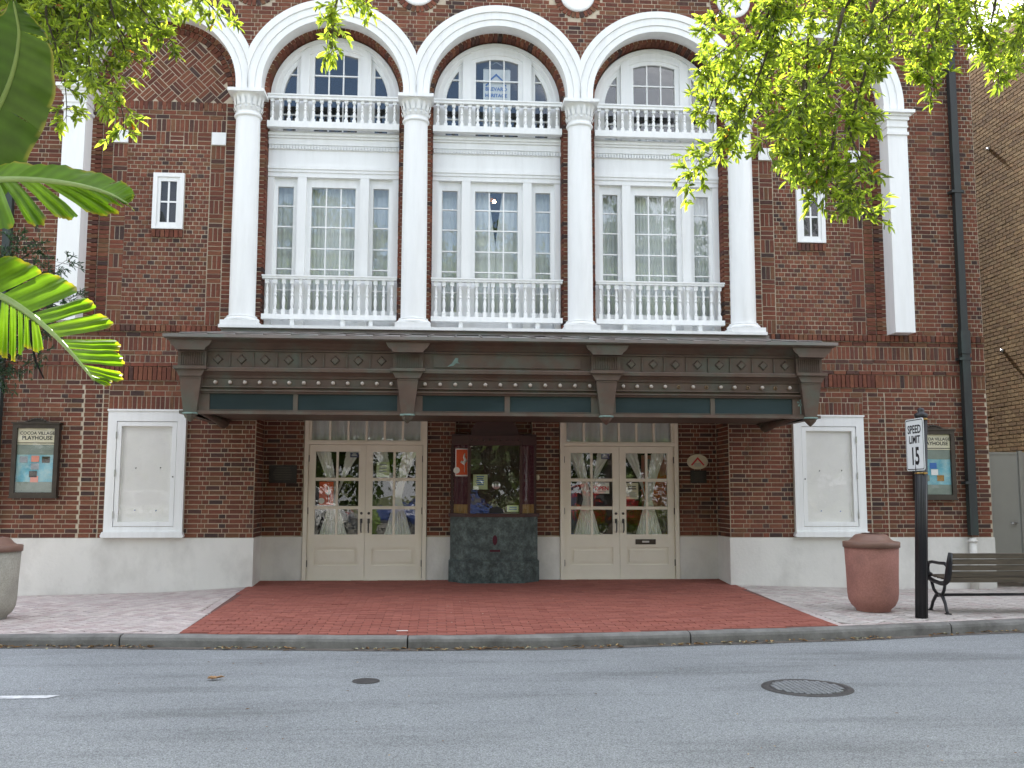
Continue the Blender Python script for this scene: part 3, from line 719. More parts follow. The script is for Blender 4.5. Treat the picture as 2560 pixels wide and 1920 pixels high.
# slit windows in the blind panels
for s in (-1, 1):
    cx = s*4.955; w = MB()
    for a in ((-.228, -.165, 5.25, 6.11), (.165, .228, 5.25, 6.11)): w.box(cx+a[0], cx+a[1], -.012, .09, a[2], a[3])
    w.box(cx-.165, cx+.165, -.012, .09, 6.05, 6.11); w.box(cx-.165, cx+.165, -.012, .09, 5.25, 5.285)
    o = w.build('slit_window', 'white', theatre)
    f = MB(); f.box(cx-.163, cx-.118, .008, .06, 5.287, 6.048); f.box(cx+.118, cx+.163, .008, .06, 5.287, 6.048); f.box(cx-.118, cx+.118, .008, .06, 5.985, 6.048); f.box(cx-.118, cx+.118, .008, .06, 5.287, 5.352)
    f.box(cx-.013, cx+.013, .018, .05, 5.352, 5.985); f.box(cx-.118, cx+.118, .02, .048, 5.658, 5.682); f.build('casement', 'white', o)
    for x0, x1 in ((-.118, -.013), (.013, .118)):
        for z0, z1 in ((5.352, 5.66), (5.68, 5.985)): MB().box(cx+x0, cx+x1, .026, .029, z0, z1).build('pane', 'caseglass', o)
    MB().box(cx-.17, cx+.17, .0335, .0366, 5.27, 6.07).build('blind', 'ink', o)

# ------------------------------------------------------------------ window bays
bal_lo = MB(); 
def baluster_mesh(h):
    m = MB(); q = .028; m.box(-q, q, -q, q, 0, h*.14); m.box(-q, q, -q, q, h*.87, h)
    pr = [(.020, h*.14), (.024, h*.17), (.016, h*.19), (.022, h*.26), (.0265, h*.33), (.024, h*.42), (.015, h*.50), (.014, h*.515), (.0225, h*.53), (.0245, h*.555), (.0225, h*.58), (.014, h*.60), (.0225, h*.64), (.022, h*.70), (.014, h*.84), (.019, h*.855), (.021, h*.87)]
    m.lathe(pr, 0, 0, 12); return m.mesh('baluster', 'white')
BALM = {.535: baluster_mesh(.535), .35: baluster_mesh(.35)}
def balustrade(cx, zb0, zb1, zt0, zt1, y):
    b = MB(); b.box(cx-1.0, cx+1.0, y-.052, y+.045, zt0, zt1); b.box(cx-1.005, cx+1.005, y-.066, y+.05, zt1-.018, zt1+.004)
    o = b.build('balustrade', 'white', theatre); MB().box(cx-1.0, cx+1.0, y-.05, y+.05, zb0, zb1).build('bottom_rail', 'white', o)
    h = round(zt0-zb1, 3); key = min(BALM, key=lambda k: abs(k-h))
    for i in range(16): inst(BALM[key], 'baluster', o, (cx-.93+i*.124, y, zb1)).scale = (1, 1, h/key)
    return o
def wavy_curtain(x0, x1, y, z0, z1, amp=.018, folds=9, prof=None, nx=60, nz=14, seed=0):
    mb = MB(); vs = []
    for j in range(nz+1):
        t = j/nz; z = z0+(z1-z0)*t; a, b = (x0, x1) if prof is None else prof(t)
        for i in range(nx+1):
            u = i/nx; x = a+(b-a)*u; ph = u*folds*2*PI+seed+1.1*math.sin(t*2.1+seed+u*3)
            vs.append((x, y+amp*math.sin(ph)*(.75+.25*math.sin(7*u+seed))*(.6+.4*(1-t))+.004*noise.noise((x*9, z*3, seed)), z))
    k = nx+1; mb.add(vs, [(j*k+i, j*k+i+1, (j+1)*k+i+1, (j+1)*k+i) for j in range(nz) for i in range(nx)], smooth=True); return mb
PZ = [4.09, 4.40, 4.727, 5.05, 5.387, 5.71, 6.01]
for bi, cx in enumerate(BAYS):
    # lower triple window with its entablature
    w = MB()
    for s in (-1, 1):
        a, b = sorted((cx+s*.905, cx+s*.998)); w.box(a, b, .165, .30, 3.80, 6.15)
        a, b = sorted((cx+s*.41, cx+s*.545)); w.box(a, b, .155, .30, 3.80, 6.15)
    w.box(cx-.997, cx+.997, .30, .315, 3.742, 4.06); w.box(cx-.997, cx+.997, .15, .30, 3.742, 3.835)
    w.box(cx-.997, cx+.997, .150, .31, 6.15, 6.222)
    w.box(cx-.997, cx+.997, .135, .31, 6.222, 6.268); w.box(cx-.997, cx+.997, .12, .31, 6.268, 6.315)
    w.box(cx-.997, cx+.997, .150, .31, 6.315, 6.575)
    w.box(cx-.997, cx+.997, .118, .31, 6.652, 6.75); w.box(cx-.997, cx+.997, .095, .31, 6.75, 6.785); w.box(cx-.997, cx+.997, .07, .31, 6.785, 6.83); w.box(cx-.997, cx+.997, .13, .31, 6.83, 6.862)
    win = w.build('triple_window', 'white', theatre)
    d = MB(); d.box(cx-.997, cx+.997, .142, .31, 6.575, 6.652)
    for i in range(44): x = cx-.985+i*.0456; d.box(x, x+.027, .112, .142, 6.582, 6.640)
    d.build('dentil_band', 'white', win)
    for q in (-.70, .52): MB().box(cx+q-.16, cx+q+.16, .146, .15, 3.775, 3.788).build('vent_slot', 'ink', win)
    for (x0, x1, nc) in ((-.845, -.61, 1), (-.335, .335, 3), (.61, .845, 1)):
        f = MB(); fo = .080 if nc == 3 else .070
        f.box(cx+x0-fo, cx+x0, .215, .29, 4.03, 6.16); f.box(cx+x1, cx+x1+fo, .215, .29, 4.03, 6.16); f.box(cx+x0, cx+x1, .215, .29, 6.01, 6.16); f.box(cx+x0, cx+x1, .215, .29, 4.03, 4.09)
        pw = (x1-x0)/nc
        for k in range(1, nc): f.box(cx+x0+k*pw-.010, cx+x0+k*pw+.010, .235, .275, 4.09, 6.01)
        for z in PZ[1:-1]: f.box(cx+x0, cx+x1, .237, .273, z-.010, z+.010)
        f.build('sash', 'white', win)
        for k in range(nc):
            for z0, z1 in zip(PZ[:-1], PZ[1:]): MB().box(cx+x0+k*pw+.008, cx+x0+(k+1)*pw-.008, .252, .256, z0+.008, z1-.008).build('pane', 'glass', win)
        if bi == 1 and nc == 3:
            wavy_curtain(0, 0, .40, 4.0, 6.12, .012, 4, lambda t: (cx-.42, cx-.004-max(0, t-.55)*.26), seed=1).build('curtain', 'sheer', win)
            wavy_curtain(0, 0, .41, 4.0, 6.12, .012, 4, lambda t: (cx-.010+max(0, t-.55)*.26, cx+.42), seed=2).build('curtain', 'sheer', win)
        else:
            wavy_curtain(cx+x0-.07, cx+x1+.07, .40, 4.0, 6.12, .016 if bi != 1 else .008, 4.5*nc+bi, seed=bi*3+x0).build('curtain', 'sheer', win)
    balustrade(cx, 3.90, 3.975, 4.512, 4.562, -.01); 
    for q in (-.55, .2, .62): MB().box(cx+q-.03, cx+q+.03, -.03, .05, 3.745, 3.90).build('balustrade_block', 'white', win)
    # lunette window above
    l = MB(); zb = 6.862; zc = 7.42
    def annulus(m, r0, r1, y0, y1, n=40):
        path = [(1, 0, zb)]+[(math.cos(PI*i/n), math.sin(PI*i/n), None) for i in range(n+1)]+[(-1, 0, zb)]
        vs = []; 
        for ux, uz, zf in path:
            for r, y in ((r0, y1), (r0, y0), (r1, y0), (r1, y1)): vs.append((cx+r*ux, y, zf if zf is not None else zc+r*uz))
        m.add(vs, [(i*4+j, i*4+j+1, (i+1)*4+j+1, (i+1)*4+j) for i in range(len(path)-1) for j in range(3)])
    annulus(l, .93, .995, .165, .32); annulus(l, .865, .93, .185, .32)
    lz = lambda x, r: zc+math.sqrt(max(0, r*r-x*x))
    for s in (-1, 1):
        a, b = .41, .545
        l.prism([(cx+s*a, zb), (cx+s*b, zb), (cx+s*b, lz(b, .90)), (cx+s*a, lz(a, .90))][::s], .160, .30)
    lun = l.build('lunette_window', 'white', theatre)
    f = MB(); gt = lambda x: 8.165-.55*x*x
    for s in (-1, 1): f.box(*sorted((cx+s*.335, cx+s*.412)), .205, .29, zb, 8.10)
    n = 16
    for i in range(n):
        a, b = -.412+.824*i/n, -.412+.824*(i+1)/n; ya, yb = (gt(a) if abs(a) < .336 else 8.10), (gt(b) if abs(b) < .336 else 8.10)
        f.add([(cx+a, .205, ya), (cx+b, .205, yb), (cx+b, .205, gt(b)+.065), (cx+a, .205, gt(a)+.065), (cx+a, .28, ya), (cx+b, .28, yb)], [(0, 1, 2, 3), (0, 4, 5, 1)])
        f.add([(cx+a, .19, gt(a)+.065), (cx+b, .19, gt(b)+.065), (cx+b, .19, lz(b, .87)), (cx+a, .19, lz(a, .87)), (cx+a, .205, gt(a)+.065), (cx+b, .205, gt(b)+.065)], [(0, 1, 2, 3), (0, 4, 5, 1)])
    f.box(cx-.335, cx+.335, .205, .29, zb, 6.90)
    rows = [6.90, 7.17, 7.49, 7.815]
    for z in rows[1:]: f.box(cx-.335, cx+.335, .225, .262, z-.011, z+.011)
    for x in (-.112, .112): f.box(cx+x-.011, cx+x+.011, .224, .264, 6.90, gt(x)+.01)
    for s in (-1, 1):                                            # side lights
        f.box(*sorted((cx+s*.53, cx+s*.605)), .202, .29, zb, lz(.60, .93)); m2 = 20
        f.box(*sorted((cx+s*.605, cx+s*.805)), .205, .29, zb, 6.90)
        vs = []
        for i in range(m2+1):
            a = (PI*.30)*i/m2; 
            for r, y in ((.805, .28), (.805, .205), (.87, .205)): vs.append((cx+s*r*math.cos(a), y, zc+r*math.sin(a)))
        f.add(vs, [(i*3+j, i*3+j+1, (i+1)*3+j+1, (i+1)*3+j) for i in range(m2) for j in range(2)])
        f.box(*sorted((cx+s*.805, cx+s*.87)), .205, .29, zb, zc)
        for z in rows[1:]: f.box(*sorted((cx+s*.605, cx+s*(math.sqrt(max(.37, .805**2-max(0, z-zc)**2))))), .225, .262, z-.011, z+.011)
    f.build('sash', 'white', lun)
    rz = rows+[None]
    for k in range(3):
        a, b = -.335+.2233*k+.004, -.335+.2233*(k+1)-.004
        for j in range(4):
            z0 = rows[j]+.005
            if j < 3: poly = [(cx+a, z0), (cx+b, z0), (cx+b, rows[j+1]-.005), (cx+a, rows[j+1]-.005)]
            else: poly = [(cx+a, z0), (cx+b, z0)]+[(cx+b+(a-b)*q/4, gt(b+(a-b)*q/4)) for q in range(5)]
            MB().prism(poly, .242, .246).build('pane', 'glass', lun)
    for s in (-1, 1):
        for j in range(4):
            z0 = rows[j]+.005; z1 = rows[j+1]-.005 if j < 3 else 7.98
            xr = lambda z: math.sqrt(max(.366, .81**2-max(0, z-zc)**2)) if z > zc else .81
            zz = [z0+(z1-z0)*q/5 for q in range(6)]
            poly = [(cx+s*.60, z0)]+[(cx+s*xr(z), z) for z in zz]+[(cx+s*.60, z1)]
            MB().prism(poly[::s], .242, .246).build('pane', 'glass', lun)
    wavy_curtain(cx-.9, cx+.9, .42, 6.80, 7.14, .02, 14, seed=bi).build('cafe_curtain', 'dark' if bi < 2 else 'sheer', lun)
    balustrade(cx, 6.868, 6.965, 7.322, 7.385, .0)
# ------------------------------------------------------------------ doors
for s in (-1, 1):
    a0, a1 = sorted((s*1.04, s*2.918))
    f = MB(); f.box(a0, a0+.062, .615, .78, -.01, 2.62); f.box(a1-.062, a1, .615, .78, -.01, 2.62); f.box(a0+.062, a1-.062, .625, .78, 2.066, 2.128); f.box(a0+.062, a1-.062, .61, .66, 2.085, 2.112)
    f.box(a0+.062, a1-.062, .64, .78, 2.50, 2.62); f.box(a0+.062, a1-.062, .62, .9, -.02, .006)
    df = f.build('door_frame', 'cream', theatre)
    t = MB(); w = (a1-a0-.124)
    t.box(a0+.062, a0+.10, .645, .72, 2.128, 2.50); t.box(a1-.10, a1-.062, .645, .72, 2.128, 2.50); t.box(a0+.10, a1-.10, .648, .72, 2.128, 2.136); t.box(a0+.10, a1-.10, .648, .72, 2.49, 2.50)
    tr = t.build('transom', 'cream', theatre)
    for k in range(1, 6): x = a0+.10+(w-.076)*k/6; MB().box(x-.017, x+.017, .645, .71, 2.136, 2.49).build('glazing_bar', 'cream', tr)
    for k in range(6):
        x = a0+.10+(w-.076)*k/6; MB().box(x+.012, x+(w-.076)/6-.012, .675, .680, 2.128, 2.50).build('pane', 'glass', tr)
    wavy_curtain(a0+.08, a1-.08, .78, 2.10, 2.6, .02, 13, seed=s).build('curtain', 'sheer', tr)
    for li in range(2):
        x0 = a0+.066+li*.874; x1 = x0+.870; ci = .5*(x0+x1)
        d = MB(); y0, y1 = .652, .700
        gx0, gx1 = x0+.105, x1-.105; gm = (gx0+gx1)/2
        d.box(x0, gx0, y0, y1, .008, 2.060); d.box(gx1, x1, y0, y1, .008, 2.060); d.box(gx0, gx1, y0, y1, 1.956, 2.060); d.box(gx0, gx1, y0, y1, .008, .22); d.box(gx0, gx1, y0, y1, .487, .688)
        d.box(gm-.018, gm+.018, y0+.004, y1-.004, .688, 1.956)
        for z0, z1 in ((1.073, 1.121), (1.508, 1.556)): d.box(gx0, gm-.018, y0+.004, y1-.004, z0, z1); d.box(gm+.018, gx1, y0+.004, y1-.004, z0, z1)
        leaf = d.build('door', 'cream', theatre)
        p = MB(); p.box(gx0, gx1, y0+.018, y1, .22, .487); p.box(gx0+.045, gx1-.045, y0+.004, y0+.018, .262, .445); p.build('kick_panel', 'cream', leaf)
        for xa, xb in ((gx0, gm-.018), (gm+.018, gx1)):
            for z0, z1 in ((.688, 1.073), (1.121, 1.508), (1.556, 1.956)): MB().box(xa+.001, xb-.001, y0+.022, y0+.027, z0+.001, z1-.001).build('pane', 'oldglass', leaf)
        hx = x1-.055 if li == 0 else x0+.055
        h = MB(); h.tube([(hx, y0-.002, .90), (hx, y0-.045, .895), (hx, y0-.055, .86), (hx, y0-.052, .75), (hx, y0-.002, .72)], [.009, .010, .011, .010, .008], 8); h.box(hx-.018, hx+.018, y0-.008, y0+.002, .86, .93); h.build('handle', 'iron', leaf)
        k = MB(); k.lathe([(.001, -.012), (.016, -.012), (.021, 0)], 0, 0, 14); k.v = [(hx+x, y0+z, 1.012+y) for x, y, z in k.v]; k.build('lock', 'iron', leaf)
        for z in (.25, 1.05, 1.85):
            e = x0-.004 if li == 0 else x1+.004; MB().box(e-.012, e+.012, y0-.012, y0-.001, z-.05, z+.05).build('hinge', 'iron', leaf)
        if s == 1 and li == 1:
            ms = MB(); ms.box(2.225, 2.545, y0-.010, y0-.001, .533, .613); o = ms.build('mail_slot', 'bronze', leaf); MB().box(2.33, 2.44, y0-.014, y0-.010, .562, .588).build('flap', 'steel', o)
        # tied sheer curtains behind the glass
        tie = .42
        def hour(t, c0=gx0-.03, c1=gx1+.03, mid=gm+(.06 if li else -.06)):
            zz = abs(t-tie)/(1-tie) if t > tie else abs(t-tie)/tie
            k_ = zz**1.35; wlo = .055+.16*zz if t < tie else .055
            if t < tie: return (mid-wlo, mid+wlo)
            return (mid-.055+(c0-mid+.055)*k_, mid+.055+(c1-mid-.055)*k_)
        cur = wavy_curtain(0, 0, .80, .66, 2.0, .013, 9, hour, 50, 26, seed=li+s)
        # leave the middle open towards the top as two swags
        cur.f = [q for q in cur.f if not (lambda cz, cxq: cz > 1.30 and abs(cxq-gm) < (cz-1.30)*.18)(sum(cur.v[i][2] for i in q)/4, sum(cur.v[i][0] for i in q)/4)]; cur.sm = [True]*len(cur.f)
        cur.build('curtain', 'sheer', leaf)

def sheet_thing(name, label, cat, x0, x1, z0, z1, y, mat, group=None, th=.004):
    b = MB().box(x0, x1, y, y+th, z0, z1); o = b.build(name, mat, None, ((x0+x1)/2, y, z0)); return tag(o, label, cat, group)
def lines(parent, x0, x1, z0, z1, y, n, mat='greyp'):
    m = MB(); h = (z1-z0)/(2*n)
    for i in range(n):
        w = (x1-x0)*random.uniform(.55, 1); cx = (x0+x1)/2; z = z1-2*h*i; m.add([(cx-w/2, y, z-h), (cx+w/2, y, z-h), (cx+w/2, y, z), (cx-w/2, y, z)], [(0, 1, 2, 3)])
    return m.build('print_lines', mat, parent)
def figure(parent, cx, cz, s, y, mat='paper'):          # pale abstract swirl on the orange posters
    m = MB()
    m.tube([(cx-.1*s, y, cz-.05*s), (cx+.02*s, y, cz-.12*s), (cx+.1*s, y, cz), (cx+.03*s, y, cz+.14*s), (cx+.06*s, y, cz+.3*s)], [.05*s, .09*s, .08*s, .05*s, .02*s], 6)
    m.tube([(cx+.05*s, y, cz-.1*s), (cx+.05*s, y, cz-.5*s)], .012*s, 5)
    m.lathe([(.001, 0), (.14*s, 0)], cx-.28*s, 0, 14); 
    k = 28; m.v[-k:] = [(x, y-.001, cz-.42*s+yy) for x, yy, z in m.v[-k:]]
    m.v = [(x, y-.0015+(yy-y)*.01, z) for x, yy, z in m.v]; return m.build('printed_figure', mat, parent)
yd = .671
o = sheet_thing('poster', 'orange poster with a pale swirl behind the left door glass', 'poster', -2.69, -2.47, 1.135, 1.495, yd+.02, 'orange'); figure(o, -2.56, 1.34, .33, yd+.0195)
o = sheet_thing('notice', 'pale green notice in the second door leaf from the left', 'notice', -1.82, -1.62, 1.565, 1.80, yd+.02, 'greenp'); lines(o, -1.79, -1.65, 1.62, 1.77, yd+.019, 3, 'greyp')
o = sheet_thing('sticker', 'small navy sticker at the top of the left entrance doors', 'sticker', -2.228, -2.10, 1.87, 1.945, yd+.02, 'navy'); lines(o, -2.21, -2.12, 1.885, 1.93, yd+.019, 3, 'paper')
o = sheet_thing('sticker', 'small navy sticker at the top of the right entrance doors', 'sticker', 1.70, 1.828, 1.865, 1.942, yd+.02, 'navy'); lines(o, 1.715, 1.81, 1.88, 1.93, yd+.019, 3, 'paper')
o = sheet_thing('open_sign', 'white sign reading OPEN in red in the right entrance doors', 'sign', 1.585, 1.825, 1.322, 1.495, yd+.02, 'paper')
text_mb('OPEN', .085, 1.705, yd+.019, 1.40, 1.0, .003).build('lettering', 'red', o); lines(o, 1.62, 1.79, 1.455, 1.48, yd+.019, 1, 'greyp'); lines(o, 1.62, 1.79, 1.335, 1.355, yd+.019, 1, 'greyp')
o = sheet_thing('notice', 'tan printed notice in the rightmost door leaf', 'notice', 2.085, 2.287, 1.235, 1.49, yd+.02, 'cream_print'); lines(o, 2.11, 2.262, 1.37, 1.44, yd+.019, 2, 'ink'); lines(o, 2.11, 2.262, 1.26, 1.34, yd+.019, 4, 'greyp')
st = thing('star_poster', 'salmon and orange starburst display standing inside the rightmost door', 'display', (2.60, 1.05, 0))
MB().box(2.42, 2.86, 1.06, 1.075, 1.12, 1.94).build('board', 'pink', st); m = MB()
pts = [(2.64+(.27 if i % 2 == 0 else .16)*math.cos(PI*i/9), 1.46+(.27 if i % 2 == 0 else .16)*math.sin(PI*i/9)) for i in range(18)]; m.prism(pts, 1.035, 1.055); m.build('starburst', 'orange2', st)
MB().box(2.50, 2.56, 1.05, 1.0595, 1.66, 1.88).build('printed_shape', 'greyp', st); MB().box(2.44, 2.86, 1.02, 1.10, 0, 1.12).build('stand', 'maroon', st)
m = MB(); m.lathe([(.001, 1.42), (.06, 1.41), (.11, 1.36), (.125, 1.27), (.12, 1.15), (.125, .95), (.13, .75)], 1.235, 1.10, 20); m.lathe([(.001, 1.56), (.06, 1.55), (.065, 1.46), (.04, 1.43)], 1.215, 1.10, 14)
m.lathe([(.10, .75), (.10, .0)], 1.235, 1.10, 12); tag(m.build('blue_jug', 'bluep', None, (1.235, 1.10, 0)), 'blue bottle on a dispenser inside the right entrance doors', 'water bottle')

# ------------------------------------------------------------------ ticket booth
bt = thing('ticket_booth', 'ticket booth with green marble base and arched dark wood hood', 'ticket booth', (0, .45, 0))
def plan(mb, pts, z0, z1):
    n = len(pts); mb.add([(x, y, z0) for x, y in pts]+[(x, y, z1) for x, y in pts], [(i, (i+1) % n, (i+1) % n+n, i+n) for i in range(n)]+[tuple(range(n-1, -1, -1)), tuple(range(n, 2*n))])
P1 = [(-.672, .64), (-.672, .48), (-.425, .255), (.42, .255), (.668, .48), (.668, .64)]
def grow(P, e): return [(x+(e if x > 0 else -e), y-(e if y < .6 else 0)) for x, y in P]
m = MB(); plan(m, P1, .315, .965); m.build('marble_base', 'marble', bt)
m = MB(); plan(m, grow(P1, .022), -.04, .30); plan(m, grow(P1, .010), .301, .314); m.build('marble_step', 'marble', bt)
m = MB(); plan(m, grow(P1, .028), .966, 1.016); m.build('ledge', 'wood', bt)
m = MB()
for (x, y) in ((-.648, .585), (-.395, .262), (.395, .262), (.640, .585)): m.box(x-.022, x+.022, y, y+.045, 1.016, 2.06)
m.box(-.40, .40, .262, .307, 2.045, 2.09); m.build('frame', 'wood', bt)
MB().box(-.372, .372, .280, .286, 1.018, 2.045).build('front_pane', 'oldglass', bt)
MB().add([(-.63, .575, 1.02), (-.40, .30, 1.02), (-.40, .30, 2.05), (-.63, .575, 2.05)], [(0, 1, 2, 3)]).build('side_pane', 'glass', bt); MB().add([(.40, .30, 1.02), (.62, .575, 1.02), (.62, .575, 2.05), (.40, .30, 2.05)], [(0, 1, 2, 3)]).build('side_pane', 'glass', bt)
for s in (-1, 1):
    for z0, z1, mt, nm in ((1.155, 2.06, 'maroon', 'curtain'), (1.018, 1.153, 'gold', 'fringe')):
        c = MB(); vs = []; n = 24
        for i in range(n+1):
            t = i/n; x = s*(.41+.21*t); y = .335+.25*t+.012*math.sin(t*18); vs += [(x, y, z0), (x, y, z1)]
        c.add(vs, [(2*i, 2*i+2, 2*i+3, 2*i+1) for i in range(n)], smooth=True); c.build(nm, mt, bt)
m = MB(); plan(m, grow(P1, -.012), 2.06, 2.20); m.box(-.66, .655, .50, .64, 2.20, 2.235)
pts = [(.635*1.0, 2.20)]+[(.40*math.cos(a), 2.20+.34*math.sin(a)) for a in np.linspace(0, PI, 24)]+[(-.635, 2.20)]
m.prism([(-.37, 2.20), (.37, 2.20)]+[(.37*math.cos(a), 2.20+.34*math.sin(a)) for a in np.linspace(0, PI, 24)], .38, .64); m.build('hood', 'wood', bt)
stud = MB().sphere((0, 0, 0), .012, 8, 5).mesh('stud', 'bronze')
for i in range(9): inst(stud, 'stud', bt, (-.36+i*.09, .258, 2.13))
m = MB(); m.lathe([(.001, -.004), (.058, -.004), (.062, .0)], 0, 0, 24); m.v = [(.016+x, .278+z, 1.445+y) for x, y, z in m.v]; sp = m.build('speak_hole_cover', 'steel', bt)
for dx in (-.025, 0, .025): MB().box(.016+dx-.005, .016+dx+.005, .2715, .2735, 1.41, 1.48).build('slot', 'ink', sp)
m = MB(); m.prism([(-.09, 1.02), (.125, 1.02)]+[(.018+.107*math.cos(a), 1.055+.065*math.sin(a)) for a in np.linspace(0, PI, 12)], .274, .279); m.build('ticket_slot', 'ink', bt)
m = MB(); m.prism([(.0+.035*math.cos(a), .62+.075*math.sin(a)) for a in np.linspace(0, 2*PI, 20, endpoint=False)], .250, .254); m.build('emblem', 'maroon', bt)
MB().box(-.08, .08, .251, .2535, .445, .475).build('emblem_bar', 'maroon', bt)
m = MB(); m.tube([(-.30, .33, 2.075), (.30, .33, 2.075)], .012, 8); m.build('light_tube', 'lamp', bt)
m = MB(); m.box(-.6, .6, .795, .799, .9, 2.2); m.build('back_curtain', 'wood', bt)
o = sheet_thing('poster', 'orange poster with a pale swirl on the left side of the ticket booth', 'poster', -.605, -.405, 1.58, 2.0, .345, 'paper'); MB().box(-.59, -.42, .342, .3445, 1.60, 1.985).build('orange_field', 'orange', o); figure(o, -.485, 1.82, .36, .3415)
o = sheet_thing('notice', 'square pale notice on the ticket booth window', 'notice', -.333, -.115, 1.38, 1.605, .290, 'greenp'); lines(o, -.29, -.16, 1.43, 1.58, .2895, 5, 'bluep')
o = sheet_thing('notice', 'small pale card in the lower right corner of the ticket booth window', 'notice', .185, .360, 1.045, 1.14, .290, 'greenp'); lines(o, .21, .34, 1.06, 1.12, .2895, 2, 'bluep')
m = MB(); m.lathe([(.001, -.012), (.018, -.012), (.028, 0)], 0, 0, 16, sy=1.6); m.v = [(.69+x, .648+z, 1.567+y) for x, y, z in m.v]; tag(m.build('doorbell', 'cream_print', None, (.69, .648, 1.567)), 'small oval bell plate on the brick right of the ticket booth', 'doorbell')

# plaques in the recess
pq = thing('oval_plaque', 'oval cream plaque with a red chevron on the recess wall', 'plaque', (3.23, .648, 1.82))
m = MB(); m.prism([(3.231+.168*math.cos(a), 1.824+.118*math.sin(a)) for a in np.linspace(0, 2*PI, 36, endpoint=False)], .624, .648); m.build('plate', 'cream_print', pq)
m = MB(); m.prism([(3.12, 1.775), (3.142, 1.765), (3.231, 1.862), (3.32, 1.765), (3.342, 1.775), (3.231, 1.90)], .620, .6235); m.build('chevron', 'red', pq); lines(pq, 3.17, 3.29, 1.745, 1.80, .6232, 3, 'greyp')
for x in (3.085, 3.377): m = MB(); m.sphere((x, .622, 1.824), .008, 8, 5); m.build('screw', 'steel', pq)
for nm, lab, x0, x1, z0, z1 in (('wall_plaque', 'small dark bronze plaque below the oval plaque', 3.115, 3.37, 1.49, 1.69), ('wall_plaque', 'dark bronze plaque left of the left entrance doors', -3.45, -3.03, 1.47, 1.745)):
    r = thing(nm, lab, 'plaque', ((x0+x1)/2, .64, z0)); MB().box(x0, x1, .630, .648, z0, z1).build('plate', 'plaque', r); lines(r, x0+.04, x1-.04, z0+.03, z1-.03, .6285, 6, 'bronze')

# ------------------------------------------------------------------ canopy
cn = thing('entrance_canopy', 'dark brown metal canopy with diamonds, bulbs and hanging brackets over the entrance', 'canopy', (0, -.9, 2.33))
HX, HY = 4.19, 1.78
def sweep3(prof, y_back=-.02):
    m = MB(); k = len(prof); vs = []
    for cxs, cys in ((-1, 0), (-1, 1), (1, 1), (1, 0)):
        for d, z in prof: vs.append((cxs*(HX+d), y_back if cys == 0 else -(HY+d), z))
    m.add(vs, [(i*k+j, (i+1)*k+j, (i+1)*k+j+1, i*k+j+1) for i in range(3) for j in range(k-1)]); return m
prof = [(-.3, 2.330), (.05, 2.330), (.05, 2.372), (.0, 2.376), (.0, 2.378)]
sweep3([(-.06, 2.335), (.05, 2.335), (.05, 2.376), (.012, 2.378), (-.02, 2.378)]).build('bottom_rail', 'copper', cn)
sweep3([(-.02, 2.602), (.02, 2.604), (.03, 2.625), (.055, 2.632), (.055, 2.648), (.012, 2.652), (.0, 2.66), (.0, 2.675), (.035, 2.682), (.035, 2.695), (-.002, 2.70), (-.002, 2.80), (.015, 2.806), (.03, 2.835), (.075, 2.875), (.105, 2.885), (.11, 2.925), (.105, 2.935), (.03, 2.945), (-.005, 2.948)]).build('cornice', 'copper', cn)
sweep3([(-.005, 2.948), (-.005, 3.155)]).build('frieze', 'copper', cn)
sweep3([(-.005, 3.155), (.02, 3.16), (.025, 3.18), (.05, 3.185), (.075, 3.21), (.13, 3.255), (.20, 3.285), (.225, 3.29), (.225, 3.302)]).build('crown_moulding', 'copper', cn)
sweep3([(.222, 3.303), (.245, 3.305), (.245, 3.345), (.20, 3.352)]).build('drip_edge', 'roofcop', cn)
MB().box(-HX, HX, -HY, -.03, 2.385, 2.395).build('soffit', 'copper', cn)
MB().box(-HX+.03, HX-.03, -HY+.06, -HY+.07, 2.37, 3.3).build('backing', 'copper', cn)
rf = MB(); e = .225
rf.add([(-(HX+e), -(HY+e), 3.349), (HX+e, -(HY+e), 3.349), (4.05, -.36, 3.632), (-4.05, -.36, 3.632)], [(0, 1, 2, 3)])
rf.add([(-(HX+e), -.02, 3.349), (-(HX+e), -(HY+e), 3.349), (-4.05, -.36, 3.632), (-4.05, -.02, 3.632)], [(0, 1, 2, 3)]); rf.add([(HX+e, -(HY+e), 3.349), (HX+e, -.02, 3.349), (4.05, -.02, 3.632), (4.05, -.36, 3.632)], [(0, 1, 2, 3)])
roof = rf.build('roof', 'roofcop', cn)
for i in range(25):
    x = -3.95+i*7.9/24; xf = x*1.07; m = MB(); m.tube([(xf, -(HY+.20), 3.362), (x, -.37, 3.64)], .011, 5); m.build('standing_seam', 'roofcop', roof)
m = MB(); m.box(-4.06, 4.06, -.375, -.355, 3.63, 3.70); m.extrude_x([(-.375, 3.64), (-.46, 3.628), (-.46, 3.634), (-.375, 3.655)], -4.06, 4.06); m.build('flashing', 'roofcop', roof)
# teal panels in the fascia
edges = [(-3.87, -2.80), (-2.74, -1.45), (-1.12, -.035), (.035, 1.12), (1.45, 2.74), (2.80, 3.87)]
for a, b in edges: MB().box(a, b, -HY+.012, -HY+.02, 2.378, 2.602).build('glass_panel', 'teal', cn)
for a, b in ((-2.80, -2.74), (-.035, .035), (2.74, 2.80), (-4.10, -3.87), (3.87, 4.10), (-1.45, -1.12), (1.12, 1.45)):
    MB().box(a, b, -HY-.004, -HY+.03, 2.377, 2.603).build('panel_post', 'copper', cn)
m = MB()
for i in range(5):
    a = PI/2+2*PI*i/5; m.prism([(3.98, 2.545), (3.98+.045*math.cos(a-.3), 2.545+.045*math.sin(a-.3)), (3.98+.052*math.cos(a), 2.545+.052*math.sin(a)), (3.98+.045*math.cos(a+.3), 2.545+.045*math.sin(a+.3))], -HY-.009, -HY-.005)
